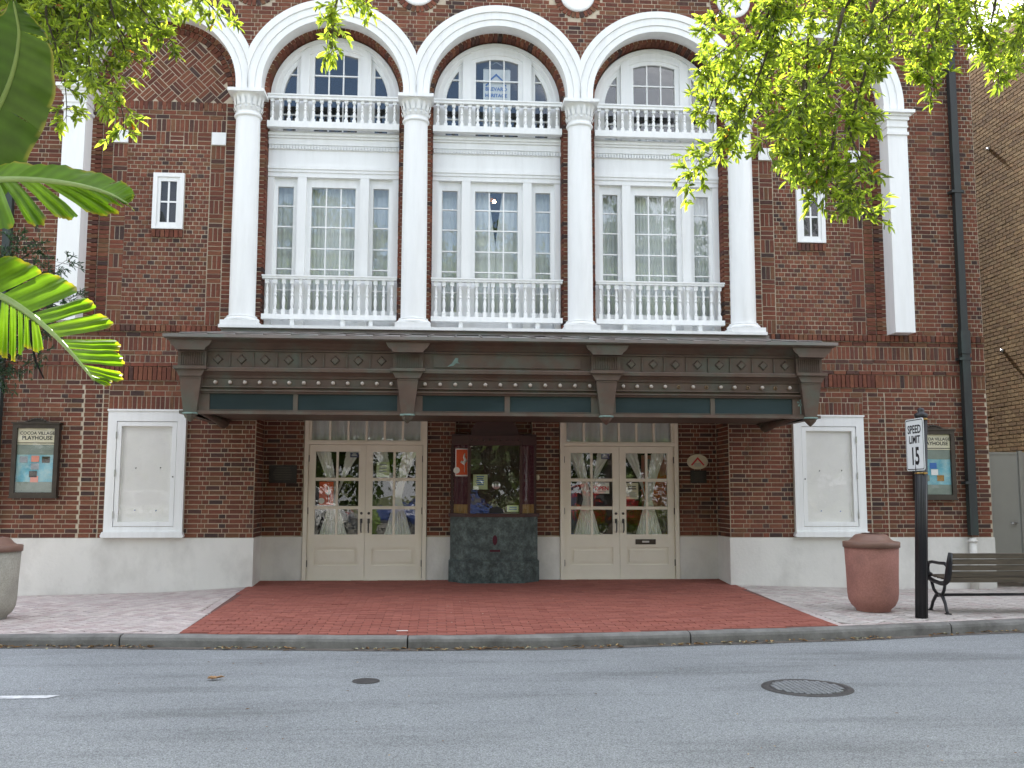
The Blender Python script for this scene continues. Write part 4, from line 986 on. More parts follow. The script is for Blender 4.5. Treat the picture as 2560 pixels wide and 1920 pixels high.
m.box(3.974, 3.986, -HY-.009, -HY-.0045, 2.40, 2.51); m.build('patina_flower', 'patina', cn)
for s in (-1, 1):
    m = MB(); yb = -.95; m.box(s*HX-.012, s*HX+.012, -HY+.02, -.05, 2.378, 2.602); m.build('side_panel', 'teal', cn)
# diamonds with their divider strips
dm = MB(); q = .068; dm.add([(-q, 0, 0), (0, 0, -q), (q, 0, 0), (0, 0, q), (-q*.72, -.022, 0), (0, -.022, -q*.72), (q*.72, -.022, 0), (0, -.022, q*.72)], [(4, 5, 6, 7), (0, 1, 5, 4), (1, 2, 6, 5), (2, 3, 7, 6), (3, 0, 4, 7)])
dme = dm.mesh('diamond', 'copper')
stm = MB().box(-.009, .009, -.014, 0, -.095, .095).mesh('divider', 'copper')
for s in (-1, 1):
    xs = np.linspace(1.665, 3.78, 8)
    for k, x in enumerate(xs):
        inst(dme, 'diamond', cn, (s*x, -HY+.004, 3.052))
        if k < 7: inst(stm, 'divider', cn, (s*(x+xs[k+1])/2, -HY+.004, 3.052))
MB().box(-.98, .98, -HY-.012, -HY+.004, 2.975, 3.13).build('blank_sign_board', 'copper', cn)
m = MB(); m.prism([(-.80, 2.985), (-.74, 3.03), (-.69, 3.105), (-.655, 3.10), (-.66, 3.05), (-.63, 3.03), (-.68, 3.035), (-.72, 3.0)], -HY-.0155, -HY-.0125); m.build('residue_patch', 'patina', cn)
# bulbs
bm = MB(); bm.sphere((0, -.030, 0), .026, 12, 8); bme = bm.mesh('bulb', 'bulb')
sk = MB(); sk.lathe([(.030, .012), (.026, -.004), (.018, -.018), (.012, -.02)], 0, 0, 12); sk.v = [(x, z, y) for x, y, z in sk.v]; ske = sk.mesh('bulb_socket', 'socket')
bxs = list(np.linspace(-3.80, -1.53, 13))+list(np.linspace(-1.09, 1.10, 12))+list(np.linspace(1.55, 3.83, 13))
for i, x in enumerate(bxs):
    inst(ske, 'bulb_socket', cn, (x, -HY, 2.748))
    if i in (29, 31, 34, 36): continue
    inst(bme, 'bulb', cn, (x, -HY-.004, 2.748))
# brackets
for bx in (-4.10, -1.315, 1.315, 4.10):
    endb = abs(bx) > 3; yf = -HY-.055
    b = MB(); w = .165 if not endb else .15
    b.box(bx-w-.03, bx+w+.03, yf, -HY+.01, 2.948, 3.15)
    b.prism([(bx-w-.03, 3.15), (bx+w+.03, 3.15), (bx+w+.05, 3.185), (bx+w+.09, 3.215), (bx+w+.13, 3.285), (bx-w-.13, 3.285), (bx-w-.09, 3.215), (bx-w-.05, 3.185)], yf-.13, -HY+.0)
    o = b.build('bracket', 'copper', cn)
    r = MB()
    for i in range(11): x = bx-w+.01+i*(2*w-.02)/10; r.box(x-.006, x+.006, yf-.012, yf, 2.965, 3.135)
    r.build('fluting', 'copper', o)
    s_ = MB(); s_.box(bx-w-.06, bx+w+.06, -HY-.165, -HY, 2.905, 2.945); s_.prism([(bx-w+.01, 2.815), (bx+w-.01, 2.815), (bx+w+.04, 2.905), (bx-w-.04, 2.905)], -HY-.13, -HY); s_.build('shelf', 'copper', o)
    t_ = MB(); zt, zb_ = 2.812, 2.352
    for (w0, w1, ya, yb2, e) in ((.140, .082, -HY-.11, -HY-.07, 0), ):
        t_.add([(bx-w1, -HY+.0, zb_), (bx+w1, -HY+.0, zb_), (bx+w1, yb2, zb_), (bx-w1, yb2, zb_), (bx-w0, -HY+.0, zt), (bx+w0, -HY+.0, zt), (bx+w0, ya, zt), (bx-w0, ya, zt)], [(0, 1, 2, 3), (4, 7, 6, 5), (3, 2, 6, 7), (0, 3, 7, 4), (2, 1, 5, 6), (1, 0, 4, 5)])
    t_.box(bx-.125, bx+.125, -HY-.115, -HY, 2.790, 2.812); t_.build('tapered_shaft', 'copper', o)
    p_ = MB(); p_.lathe([(.03, 2.352), (.098, 2.350), (.104, 2.338), (.098, 2.326)], bx, -HY-.03, 8, PI/8, PI/8+2*PI, smooth=False); p_.build('pendant_cap', 'patina', o)
    p_ = MB(); p_.lathe([(.098, 2.3255), (.082, 2.318), (.07, 2.29), (.02, 2.238), (.002, 2.228)], bx, -HY-.03, 8, PI/8, PI/8+2*PI, smooth=False); p_.build('pendant', 'copper', o)
for s in (-1, 1):                                         # scrolled wall brackets at the back corners
    m = MB(); x = s*4.02
    m.tube([(x, -HY+.1, 2.372), (x, -1.1, 2.36), (x, -.55, 2.345), (x, -.2, 2.33)], [.03, .04, .06, .085], 8)
    m.lathe([(.085, 2.39), (.095, 2.35), (.07, 2.32), (.02, 2.275), (.002, 2.27)], x, -.17, 10); m.box(x-.07, x+.07, -.26, -.015, 2.36, 2.40); m.build('wall_bracket', 'copper', cn)

cn.location.x += .04
# ------------------------------------------------------------------ white display cases
for s, lab in ((-1, 'empty white glazed display case on the wall left of the entrance'), (1, 'empty white glazed display case right of the entrance, behind the red bin')):
    cx = s*5.105; r = thing('display_case', lab, 'display case', (cx, -.05, .675), 'white display cases flanking the entrance')
    x0, x1 = cx-.555, cx+.555
    f = MB(); f.box(x0, x0+.125, -.055, .02, .755, 2.505); f.box(x1-.125, x1, -.055, .02, .755, 2.505); f.box(x0+.125, x1-.125, -.055, .02, 2.355, 2.505); f.box(x0+.125, x1-.125, -.055, .02, .755, .83); f.box(x0-.012, x1+.012, -.07, .02, 2.505, 2.53)
    f.build('casing', 'white', r)
    k = MB(); k.prism([(x0-.015, .675), (x1+.015, .675), (x1+.03, .70), (x1+.005, .757), (x0-.005, .757), (x0-.03, .70)], -.105, .02); k.build('sill', 'white', r)
    d = MB(); a, b = x0+.132, x1-.132
    d.box(a, a+.062, -.047, .0, .836, 2.348); d.box(b-.062, b, -.047, .0, .836, 2.348); d.box(a+.062, b-.062, -.047, .0, 2.285, 2.348); d.box(a+.062, b-.062, -.047, .0, .836, .90); dr = d.build('door', 'white', r)
    MB().box(a+.06, b-.06, -.024, -.020, .898, 2.287).build('pane', 'caseglass', dr)
    MB().box(a+.03, b-.03, -.004, .006, .85, 2.34).build('back_board', 'felt', r)
    hx = a-.004 if s < 0 else b+.004
    for z in (1.0, 1.6, 2.15): MB().box(hx-.008, hx+.008, -.064, -.0555, z-.05, z+.05).build('hinge', 'steel', r)
    lx = b-.03 if s < 0 else a+.03; m = MB(); m.sphere((lx, -.052, 1.55), .011, 8, 6); m.build('knob', 'iron', r)
    for dx, z in ((-.16, 1.66), (.19, 1.665), (-.15, 1.05), (.15, 1.045)):
        m = MB(); m.tube([(cx+dx, .008, z), (cx+dx+.018, -.006, z+.022)], .008, 6); m.build('pushpin', 'ink' if z > 1.3 else 'bluep', r)

# ------------------------------------------------------------------ bronze poster boxes
def poster_box(cx, lab):
    r = thing('poster_box', lab, 'poster box', (cx, -.04, 1.25), 'bronze poster boxes at the ends of the facade')
    x0, x1 = cx-.325, cx+.325; f = MB(); w = .062
    for a in ((x0, x0+w, 1.255, 2.305), (x1-w, x1, 1.255, 2.305)): f.box(a[0], a[1], -.095, .005, a[2], a[3])
    f.box(x0+w, x1-w, -.095, .005, 2.243, 2.305); f.box(x0+w, x1-w, -.095, .005, 1.255, 1.315); f.box(x0-.02, x1+.02, -.115, .005, 2.305, 2.325); f.box(x0-.012, x1+.012, -.105, .005, 1.235, 1.255); f.build('frame', 'bronze', r)
    c = MB()
    for i in range(9): a = -1+2*i/8; c.sphere((cx+a*.15, -.07, 2.325+.05*(1-a*a)), .022, 8, 6)
    c.prism([(cx-.2, 2.325), (cx+.2, 2.325), (cx+.1, 2.36), (cx, 2.385), (cx-.1, 2.36)], -.08, -.05); c.build('crest', 'bronze', r)
    MB().box(x0+w, x1-w, -.05, .003, 1.315, 2.243).build('backing', 'ink', r)
    t = MB().box(x0+w+.004, x1-w-.004, -.066, -.052, 2.035, 2.240).build('header_sign', 'cream_print', r)
    text_mb('COCOA VILLAGE', .063, cx+.015, -.0675, 2.168, 1.0, .0015).build('lettering', 'ink', t); text_mb('PLAYHOUSE', .078, cx+.015, -.0675, 2.100, 1.0, .002).build('lettering', 'ink', t)
    MB().box(x0+w, x1-w, -.064, -.052, 2.005, 2.022).build('divider', 'cream_print', r)
    p = MB().box(x0+w+.004, x1-w-.004, -.058, -.052, 1.32, 2.0).build('printed_poster', 'sky_print', r)
    y = -.0595
    MB().box(x0+w+.004, x1-w-.004, y-.002, y, 1.32, 1.47).build('printed_band', 'olive_print', p); MB().box(x0+w+.004, x1-w-.004, y-.002, y, 1.86, 2.0).build('printed_band', 'olive_print', p)
    for dx, z, mt in ((-.16, 1.79, 'greyp'), (0.0, 1.80, 'pink'), (.15, 1.79, 'bronze'), (0.0, 1.69, 'greyp'), (-.02, 1.58, 'bronze'), (0.0, 1.51, 'pink')) if cx < 0 else ((-.02, 1.76, 'bluep'), (-.14, 1.57, 'olive_print'), (.09, 1.57, 'gold'), (.0, 1.66, 'paper')):
        MB().box(cx+dx-.055, cx+dx+.055, y-.0032, y-.0022, z-.045, z+.045).build('printed_picture', mt, p)
    MB().box(x0+w+.001, x1-w-.001, -.080, -.077, 1.316, 2.242).build('pane', 'caseglass', r)
poster_box(-6.655, 'bronze poster box at the left end of the brick wall')
poster_box(6.755, 'bronze poster box partly hidden by the speed limit sign')

# ------------------------------------------------------------------ downspouts
def downspout(x, zb, lab):
    d = MB(); d.box(x-.062, x+.062, -.135, -.035, zb, 3.55); d.box(x-.055, x+.055, -.13, -.035, 3.86, TOP-.45); o = d.build('downspout', 'dspout', theatre)
    c = MB(); c.box(x-.075, x+.075, -.15, -.03, 3.50, 3.865); c.build('collar', 'dspout', o)
    for z in (1.5, 3.42, 6.1, 8.4):
        s_ = MB(); s_.box(x-.11, x+.085, -.142, -.004, z-.02, z+.02); s_.build('strap', 'dspout', o)
downspout(7.31, .70, 'r'); downspout(-7.22, .70, 'l')
m = MB(); m.tube([(7.30, -.085, -.15), (7.30, -.085, .66)], .055, 14); m.lathe([(.055, .60), (.07, .60), (.07, .63), (.055, .63)], 7.30, -.085, 14); m.build('drain_pipe', 'plinth', theatre)
# indoor lamp seen behind the middle window
lp = thing('ceiling_lamp', 'lit ceiling lamp glimpsed through the gap in the middle curtains', 'lamp', (-.05, 1.6, 6.4)); m = MB(); m.tube([(-.05, 1.6, 6.36), (-.05, 1.6, 9.2)], .012, 6); m.build('rod', 'brass', lp)
m = MB(); m.lathe([(.02, 6.36), (.10, 6.33), (.12, 6.30)], -.05, 1.6, 12); m.build('cap', 'brass', lp); m = MB()
for dx in (-.08, .09): m.sphere((-.05+dx, 1.6, 6.27), .05 if dx < 0 else .03, 10, 6)
m.build('bulb', 'lamp', lp)
# banner in the middle lunette
bn = thing('banner', 'white banner reading BREVARD HERITAGE hanging in the middle arched window', 'banner', (-.01, .30, 7.0))
m = MB(); vs = []; n = 10
for i in range(n+1):
    x = -.215+.43*i/n; 
    for z in (7.02, 8.03): vs.append((x, .268+.003*math.sin(i*1.3+z), z))
m.add(vs, [(2*i, 2*i+2, 2*i+3, 2*i+1) for i in range(n)], smooth=True); m.build('cloth', 'paper', bn)
for t_, z, s_ in (('BREVARD', 7.70, .085), ('HERITAGE', 7.595, .08)): text_mb(t_, s_, -.01, .2625, z, .95, .002).build('lettering', 'bluep', bn)
m = MB(); m.prism([(-.13, 7.84), (-.105, 7.835), (-.01, 7.92), (.085, 7.835), (.11, 7.84), (-.01, 7.96)], .2605, .263); m.prism([(-.19, 7.76), (-.16, 7.75), (-.12, 7.80), (-.13, 7.815)], .2605, .263); m.prism([(.10, 7.815), (.09, 7.80), (.13, 7.75), (.16, 7.76)], .2605, .263); m.build('chevron', 'bluep', bn)
m = MB(); m.tube([(-.205, .268, 8.03), (-.01, .268, 8.15), (.195, .268, 8.03)], .004, 5); m.build('cord', 'paper', bn)
# ------------------------------------------------------------------ neighbouring building and alley gate
nb = thing('neighbouring_building', 'brown brick side wall of the neighbouring building beyond the alley', 'building', (8.9, 6, 0))
NX = 8.80; m = MB(); m.box(NX+.012, NX+8, -1.2, 16, -.3, 9.3); nwall = m.build('wall', M('neighbour_mortar', (0.48, 0.40, 0.28), 0.95, 0.2, 6, 0.3, 60), nb)
NP = [(.27, .175, .085), (.24, .15, .07), (.30, .20, .10), (.20, .12, .06), (.26, .155, .075)]
r_ = MB(); r_.c = []; cnt = 0; z = -.1; row = 0; ncache = {}
while z < 9.2:
    y = -1.2+(.11 if row % 2 else 0)
    while y < 5.2:
        px, py, dd = proj((NX, y+.1, z))
        if 0 < px < 2620:
            ci = int(rng.integers(len(NP))); j_ = float(rng.normal(0, .0008))
            if px < 2560 and 0 < py < 1140 and cnt < 300:
                if ci not in ncache: ncache[ci] = MB().add(brick_verts((.105, .034, .205, .058, 0, 0, .04, 'L')), BFACE_L, NP[ci]).mesh('brick', 'brick')
                inst(ncache[ci], 'brick', nwall, (NX+j_, y, z)); cnt += 1
            else: r_.add(brick_verts((y+.105, z+.034, .205, .058, NX+j_, 0, .04, 'L')), BFACE_L, sc(NP[ci], float(rng.uniform(.85, 1.15))))
        y += .2165
    z += .0695; row += 1
if r_.v: tag(r_.build('brickwork', 'brick', nwall), kind='stuff')
for yy, zz in ((1.35, 3.78), (1.45, 7.4)):
    m = MB(); m.tube([(NX+.02, yy, zz), (NX-.022, yy, zz), (NX-.03, yy, zz-.03)], [.035, .035, .03], 10); o = m.build('wall_vent', 'steel', nb)
m = MB(); m.box(BX+.02, NX+.01, .30, 16, -.5, -.128); tag(m.build('alley', 'concrete'), kind='structure')
gt_ = thing('alley_gate', 'grey painted metal gate across the alley at the right', 'gate', (8.2, .5, 0))
m = MB(); m.box(BX+.03, 8.43, .50, .53, -.045, 2.0); m.box(BX+.03, 8.43, .49, .50, 1.96, 2.0); m.box(BX+.03, BX+.07, .488, .50, -.045, 1.96); m.build('leaf', 'gatep', gt_)
m = MB(); m.box(8.435, NX-.02, .50, .53, -.045, 2.0); m.build('fixed_panel', 'gatep', gt_); m = MB(); m.box(8.44, 8.50, .47, .54, -.128, 2.02); m.build('post', 'gatep', gt_)
m = MB(); m.tube([(8.34, .50, .87), (8.34, .45, .87), (8.24, .44, .865)], .011, 8); m.lathe([(.028, .86), (.028, .88)], 8.34, .495, 12); m.build('handle', 'steel', gt_)

# ------------------------------------------------------------------ litter bins
def bin_(cx, cy, mat, lab):
    z0 = gz(cx, cy); r = thing('litter_bin', lab, 'litter bin', (cx, cy, z0), 'round aggregate litter bins')
    b = MB(); b.lathe([(.001, z0+.0), (.195, z0+.0), (.20, z0+.012), (.205, z0+.03), (.255, z0+.075), (.287, z0+.14), (.298, z0+.22), (.304, z0+.45), (.318, z0+.77), (.31, z0+.775)], cx, cy, 40); b.build('body', mat, r)
    l = MB(); l.lathe([(.30, z0+.765), (.334, z0+.768), (.336, z0+.83), (.325, z0+.838), (.27, z0+.842), (.235, z0+.865), (.20, z0+.905), (.175, z0+.922), (.14, z0+.928), (.001, z0+.93)], cx, cy, 40); l.build('lid', 'lid', r)
    m = MB(); m.lathe([(.10, z0+.9285), (.12, z0+.936), (.10, z0+.938)], cx, cy, 24); m.build('opening_rim', 'lid', r)
bin_(4.435, -2.90, 'terracotta', 'red aggregate litter bin beside the black sign post')
bin_(-5.99, -2.85, 'pebble', 'pale grey aggregate litter bin cut by the left picture edge')

# ------------------------------------------------------------------ speed limit sign
px0, py0 = 4.717, -3.54; zb = gz(px0, py0); lean = .042
sg = thing('speed_limit_sign', 'white speed limit 15 sign on a black post by the kerb', 'sign', (px0, py0, zb))
m = MB(); m.tube([(px0, py0, zb), (px0+lean*2.33, py0, zb+2.33)], .066, 20)
for i in range(10):
    a = 2*PI*i/10; dx, dy = .064*math.cos(a), .064*math.sin(a); m.tube([(px0+dx, py0+dy, zb+.0), (px0+dx+lean*2.3, py0+dy, zb+2.3)], .007, 5)
m.build('post', 'black', sg)
tx = px0+lean*2.36; m = MB(); m.lathe([(.07, zb+2.325), (.076, zb+2.335), (.076, zb+2.36), (.055, zb+2.375), (.036, zb+2.385), (.042, zb+2.405), (.03, zb+2.43), (.001, zb+2.44)], tx, py0, 16); m.build('finial', 'black', sg)
for z in (zb+2.30, zb+1.665):
    m = MB(); x = px0+lean*(z-zb); m.lathe([(.068, z-.009), (.074, z-.008), (.074, z+.008), (.068, z+.009)], x, py0, 20); m.box(x-.012, x+.012, py0-.088, py0-.07, z-.012, z+.012); m.build('band', 'brass', sg)
def sign_xf(mb, cx, cy, cz, ang, org):
    ca, sa = math.cos(ang), math.sin(ang); mb.v = [(cx+x*ca-y*sa, cy+x*sa+y*ca, cz+z) for x, y, z in mb.v]; return mb
ang = -math.radians(91); scx, scy, scz = px0+lean*2.0-.074, py0+.0, zb+2.00
def rrect(w, h, r, n=5):
    p = []
    for sx_, sz_, a0 in ((1, -1, -PI/2), (1, 1, 0), (-1, 1, PI/2), (-1, -1, PI)):
        for i in range(n+1): a = a0+PI/2*i/n; p.append((sx_*(w/2-r)+r*math.cos(a), sz_*(h/2-r)+r*math.sin(a)))
    return p
pl = sign_xf(MB().prism(rrect(.457, .61, .035), -.003, .003), scx, scy, scz, ang, None).build('plate', 'signwhite', sg)
o_, i_ = rrect(.435, .588, .03), rrect(.415, .568, .024); bd = MB(); n = len(o_)
bd.add([(x, -.0042, z) for x, z in o_]+[(x, -.0042, z) for x, z in i_], [(k, (k+1) % n, (k+1) % n+n, k+n) for k in range(n)]); sign_xf(bd, scx, scy, scz, ang, None).build('border', 'ink', pl)
for t_, s_, z, sq, bo in (('SPEED', .135, .175, .92, .003), ('LIMIT', .125, .055, .95, .003), ('15', .285, -.145, .80, .007)):
    sign_xf(text_mb(t_, s_, 0, -.0045, z, sq, bo), scx, scy, scz, ang, None).build('lettering', 'ink', pl)

# ------------------------------------------------------------------ bench (its back to the street)
bx0, by0 = 5.20, -3.22; zg = gz(5.6, -3.1)
bc = thing('park_bench', 'black iron park bench with weathered wooden slats facing the building', 'bench', (6.1, -3.0, zg))
Q = [(-.10, .715), (-.085, .645), (-.068, .572), (-.052, .50), (-.036, .43)]                  # back slats: offset in Y from rear leg, height
for dy, z in Q:
    m = MB(); cy = by0+dy; a = .23
    pts = [(-.011, -.030), (.011, -.030), (.011, .030), (-.011, .030)]
    vs = []
    for x in (bx0+.02, bx0+1.80):
        for u, v in pts: vs.append((x, cy+u*math.cos(a)-v*math.sin(a)+.0, zg+z-.02+u*math.sin(a)+v*math.cos(a)))
    m.add(vs, [(0, 1, 5, 4), (1, 2, 6, 5), (2, 3, 7, 6), (3, 0, 4, 7), (3, 2, 1, 0), (4, 5, 6, 7)]); m.build('back_slat', 'slat', bc)
for k in range(5):
    m = MB(); y = by0+.05+k*.088; m.box(bx0+.02, bx0+1.80, y-.036, y+.036, zg+.395-.012*(k == 0)+.006*k, zg+.418-.012*(k == 0)+.006*k); m.build('seat_slat', 'slat', bc)
for xe in (bx0, bx0+1.82):
    e = MB(); T = lambda pts, r: e.tube([(xe, by0+y, zg+z) for y, z in pts], r, 8)
    T([(-.125, .73), (-.095, .62), (-.06, .50), (-.02, .40), (.04, .36), (.15, .355), (.30, .37), (.40, .39), (.44, .40)], [.026, .036, .040, .038, .03, .026, .026, .028, .032])
    T([(-.06, .56), (.02, .60), (.16, .595), (.32, .60), (.41, .585), (.445, .53), (.44, .46), (.42, .41)], [.02, .02, .019, .019, .022, .026, .028, .028])
    T([(.40, .43), (.37, .46), (.345, .45)], .014)
    T([(.03, .36), (.06, .28), (.10, .23), (.17, .215), (.25, .23), (.31, .27), (.36, .37)], .019)
    T([(.17, .215), (.10, .20), (.045, .12), (.02, .04), (-.01, .0)], [.024, .022, .019, .018, .022]); T([(.17, .215), (.26, .20), (.34, .12), (.385, .04), (.42, .0)], [.024, .022, .019, .018, .022])
    for yy in (-.01, .42): e.box(xe-.025, xe+.025, by0+yy-.035, by0+yy+.035, zg, zg+.016)
    e.build('end_frame', 'black', bc)
m = MB(); m.tube([(bx0, by0+.17, zg+.215), (bx0+1.82, by0+.17, zg+.215)], .017, 8); m.build('stretcher', 'black', bc)

# ------------------------------------------------------------------ covers in the road
mh = thing('manhole_cover', 'large round manhole cover with a dark ring in the road', 'manhole cover', (2.11, -6.82, ROAD_Z))
m = MB(); m.lathe([(.36, ROAD_Z+.001), (.355, ROAD_Z+.007), (.300, ROAD_Z+.007), (.296, ROAD_Z+.002)], 2.11, -6.82, 48); m.build('ring', 'iron', mh)
m = MB(); m.lathe([(.001, ROAD_Z+.005), (.294, ROAD_Z+.005), (.295, ROAD_Z+.001)], 2.11, -6.82, 40); m.build('lid', 'iron', mh)
m = MB(); 
for i in range(-6, 7):
    for k in range(-6, 7):
        x, y = i*.042, k*.042
        if x*x+y*y < .27**2: m.box(2.11+x-.0155, 2.11+x+.0155, -6.82+y-.0155, -6.82+y+.0155, ROAD_Z+.004, ROAD_Z+.011)
m.build('tread_studs', 'ironlid', mh)
m = MB(); m.lathe([(.001, ROAD_Z+.006), (.10, ROAD_Z+.006), (.112, ROAD_Z+.008), (.114, ROAD_Z+.001)], -1.44, -6.32, 30); tag(m.build('valve_cover', 'iron', None, (-1.44, -6.32, ROAD_Z)), 'small round iron valve cover in the road left of centre', 'valve cover')

# ------------------------------------------------------------------ foliage helpers
class LeafCloud:
    def __init__(s): s.v = []; s.f = []; s.c = []
    def leaf(s, p, d, up, L, W, col, fold=.25):
        d = d.normalized(); r = d.cross(up); 
        if r.length < 1e-3: r = d.orthogonal()
        r.normalize(); n = r.cross(d)
        o = len(s.v); q = n*(W*fold)
        pts = [p, p+d*(L*.30)+r*(W*.42)+q, p+d*(L*.68)+r*(W*.40)+q, p+d*L-n*(L*.06), p+d*(L*.68)-r*(W*.40)+q, p+d*(L*.30)-r*(W*.42)+q]
        s.v += [tuple(x) for x in pts]; s.f += [(o, o+1, o+2, o+3), (o, o+3, o+4, o+5)]; s.c += [col]*6
    def build(s, name, mat, parent):
        m = MB(); m.v = s.v; m.f = s.f; m.c = s.c; m.sm = [False]*len(s.f); return m.build(name, mat, parent)
RV = lambda s=1.0: Vector((random.gauss(0, s), random.gauss(0, s), random.gauss(0, s)))
def resample(pts, step):
    pts = [Vector(p) for p in pts]; out = []
    for a, b in zip(pts[:-1], pts[1:]):
        n = max(1, int((b-a).length/step)); out += [a.lerp(b, i/n) for i in range(n)]
    return out+[pts[-1]]
def leafy_bough(pts, lc, tw, cols, step=.048, twig=.21, nleaf=11, L=.066, W=.022, spread=.16, droop=.25, r0=.012, keep=1.0):
    P = resample(pts, step); n = len(P)
    tw.tube([tuple(p) for p in P[::2]]+[tuple(P[-1])], [max(.0022, r0*(1-.85*i/max(1, len(P[::2])))) for i in range(len(P[::2])+1)], 5)
    for i, p in enumerate(P):
        if random.random() > keep: continue
        ax = (P[min(i+1, n-1)]-P[max(i-1, 0)]).normalized()
        for _ in range(2 if i < n-3 else 3):
            d = (RV(1.0)+ax*.55+Vector((0, 0, -droop))).normalized(); l = twig*random.uniform(.35, 1.15)*(1-.35*i/n)
            q = p+d*l; mid = p+d*(l*.5)+RV(.012)
            tw.tube([tuple(p), tuple(mid), tuple(q)], [.0024, .0018, .0012], 3, caps=False)
            for k in range(nleaf):
                t = random.uniform(.3, 1.02) if k > 2 else 1.0
                b = p.lerp(q, t) if t < 1 else q
                ld = (d*.75+RV(.62)+Vector((0, 0, -.12))).normalized()
                c = random.choice(cols) if random.random() > .004 else (.30, .11, .03); f = random.uniform(.7, 1.3)
                lc.leaf(b, ld, (Vector((0, 0, 1))+RV(.5)).normalized(), L*random.uniform(.5, 1.35), W*random.uniform(.7, 1.3), sc(c, f))
def tree(name, label, cat, trunk, limbs, boughs, cols, mat, extra=None, group=None, **kw):
    base = trunk[0][0]; t = thing(name, label, cat, base, group)
    m = MB(); m.tube([p for p, r in trunk], [r for p, r in trunk], 14); m.build('trunk', 'bark', t)
    lm = MB()
    for pts, rr in limbs: P = resample(pts, .25); lm.tube([tuple(p) for p in P], [rr[0]+(rr[1]-rr[0])*i/(len(P)-1) for i in range(len(P))], 9)
    lm.build('limbs', 'bark', t)
    lc = LeafCloud(); tw = MB()
    for b in boughs: leafy_bough(b, lc, tw, cols, **kw)
    if extra: extra(lc, tw)
    tag(tw.build('twigs', 'twig', t), kind='stuff'); tag(lc.build('crown', mat, t), kind='stuff'); return t
OAK = [(.12, .18, .045), (.14, .20, .05), (.10, .15, .04), (.18, .235, .06), (.075, .115, .035), (.055, .085, .03)]
# ---- oak on the near pavement, right of the camera: its boughs hang in from above
RB = [[(1.54, -8.55, 5.0), (1.34, -8.75, 4.44), (1.13, -8.95, 3.96), (0.93, -9.05, 3.55), (0.62, -9.15, 3.20)],
      [(1.75, -8.45, 5.01), (1.56, -8.65, 4.33), (1.45, -8.85, 3.69), (1.43, -9.05, 3.29), (1.72, -9.15, 3.0)],
      [(1.53, -8.35, 5.12), (1.14, -8.45, 4.75), (0.90, -8.55, 4.42)],
      [(1.46, -8.75, 4.72), (0.97, -9.05, 4.14), (0.66, -9.25, 3.82)],
      [(2.05, -8.15, 5.23), (2.01, -8.45, 4.44), (1.85, -8.65, 3.95), (1.93, -8.75, 3.72)],
      [(2.61, -7.95, 5.37), (2.55, -8.25, 4.68), (2.4, -8.45, 4.35), (2.42, -8.65, 4.05)],
      [(3.05, -7.95, 5.39), (2.91, -8.25, 4.69), (2.99, -8.35, 4.44), (3.0, -8.45, 4.22)],
      [(3.88, -7.75, 5.54), (3.55, -7.95, 4.86), (3.34, -8.15, 4.47)],
      [(1.68, -8.15, 4.69), (1.3, -8.45, 4.07), (1.0, -8.55, 3.68)],
      [(1.55, -9.25, 4.24), (1.4, -9.35, 3.79), (1.12, -9.45, 3.48), (0.98, -9.45, 3.32)],
      [(1.77, -9.15, 4.05), (1.51, -9.35, 3.45), (1.55, -9.45, 3.16), (1.45, -9.45, 2.98)],
      [(2.36, -8.95, 4.65), (1.92, -9.05, 4.31), (1.64, -9.15, 4.02)],
      [(1.82, -8.15, 4.58), (1.58, -8.35, 3.89), (1.45, -8.45, 3.55)],
      [(1.95, -8.6, 4.8), (1.7, -8.5, 4.2), (1.62, -8.6, 3.7)], [(1.3, -8.9, 4.6), (1.15, -8.8, 4.2), (0.95, -8.8, 3.9)],
      [(2.3, -8.3, 4.9), (2.2, -8.5, 4.5), (2.05, -8.6, 4.2)], [(2.75, -8.1, 5.0), (2.7, -8.2, 4.6), (2.6, -8.3, 4.35)], [(3.3, -8.0, 5.1), (3.15, -8.1, 4.7), (3.1, -8.2, 4.5)],
      [(2.9, -8.5, 5.0), (2.75, -8.6, 4.6), (2.8, -8.7, 4.3)], [(3.5, -8.4, 5.1), (3.2, -8.5, 4.65), (3.05, -8.6, 4.4)], [(2.5, -8.6, 4.9), (2.45, -8.7, 4.5), (2.3, -8.8, 4.2)], [(3.1, -9.0, 4.7), (2.8, -9.1, 4.4), (2.75, -9.1, 4.2)],
      [(1.45, -8.85, 3.96), (1.32, -9.05, 3.54), (1.3, -9.15, 3.25), (1.33, -9.25, 3.12)], [(1.39, -8.65, 3.99), (1.28, -8.85, 3.61), (1.33, -8.95, 3.36)], [(1.61, -8.95, 3.66), (1.48, -9.15, 3.33), (1.39, -9.25, 3.14), (1.48, -9.25, 3.03)], [(1.1, -8.55, 4.3), (0.93, -8.65, 3.95), (0.84, -8.75, 3.75)]]
rtree_limbs = [([(4.3, -13.2, 2.3), (3.9, -12.2, 4.2), (3.1, -10.2, 5.4), (2.2, -8.6, 5.35), (1.5, -8.3, 5.15)], (.13, .03)), ([(3.3, -10.6, 5.3), (3.6, -9.0, 5.7), (3.5, -7.8, 5.55), (2.6, -7.9, 5.4)], (.07, .02)),
               ([(4.3, -13.2, 2.3), (5.2, -13.6, 4.4), (6.2, -13.2, 6.2)], (.12, .04)), ([(3.9, -12.2, 4.2), (3.2, -11.6, 5.9), (1.6, -10.4, 6.6), (-1.2, -10.4, 6.8)], (.08, .02)), ([(4.3, -13.2, 2.3), (4.1, -14.4, 4.6), (3.6, -15.6, 6.3)], (.12, .04)), ([(2.2, -8.6, 5.35), (1.9, -9.2, 4.7), (1.7, -9.3, 4.2)], (.03, .012))]
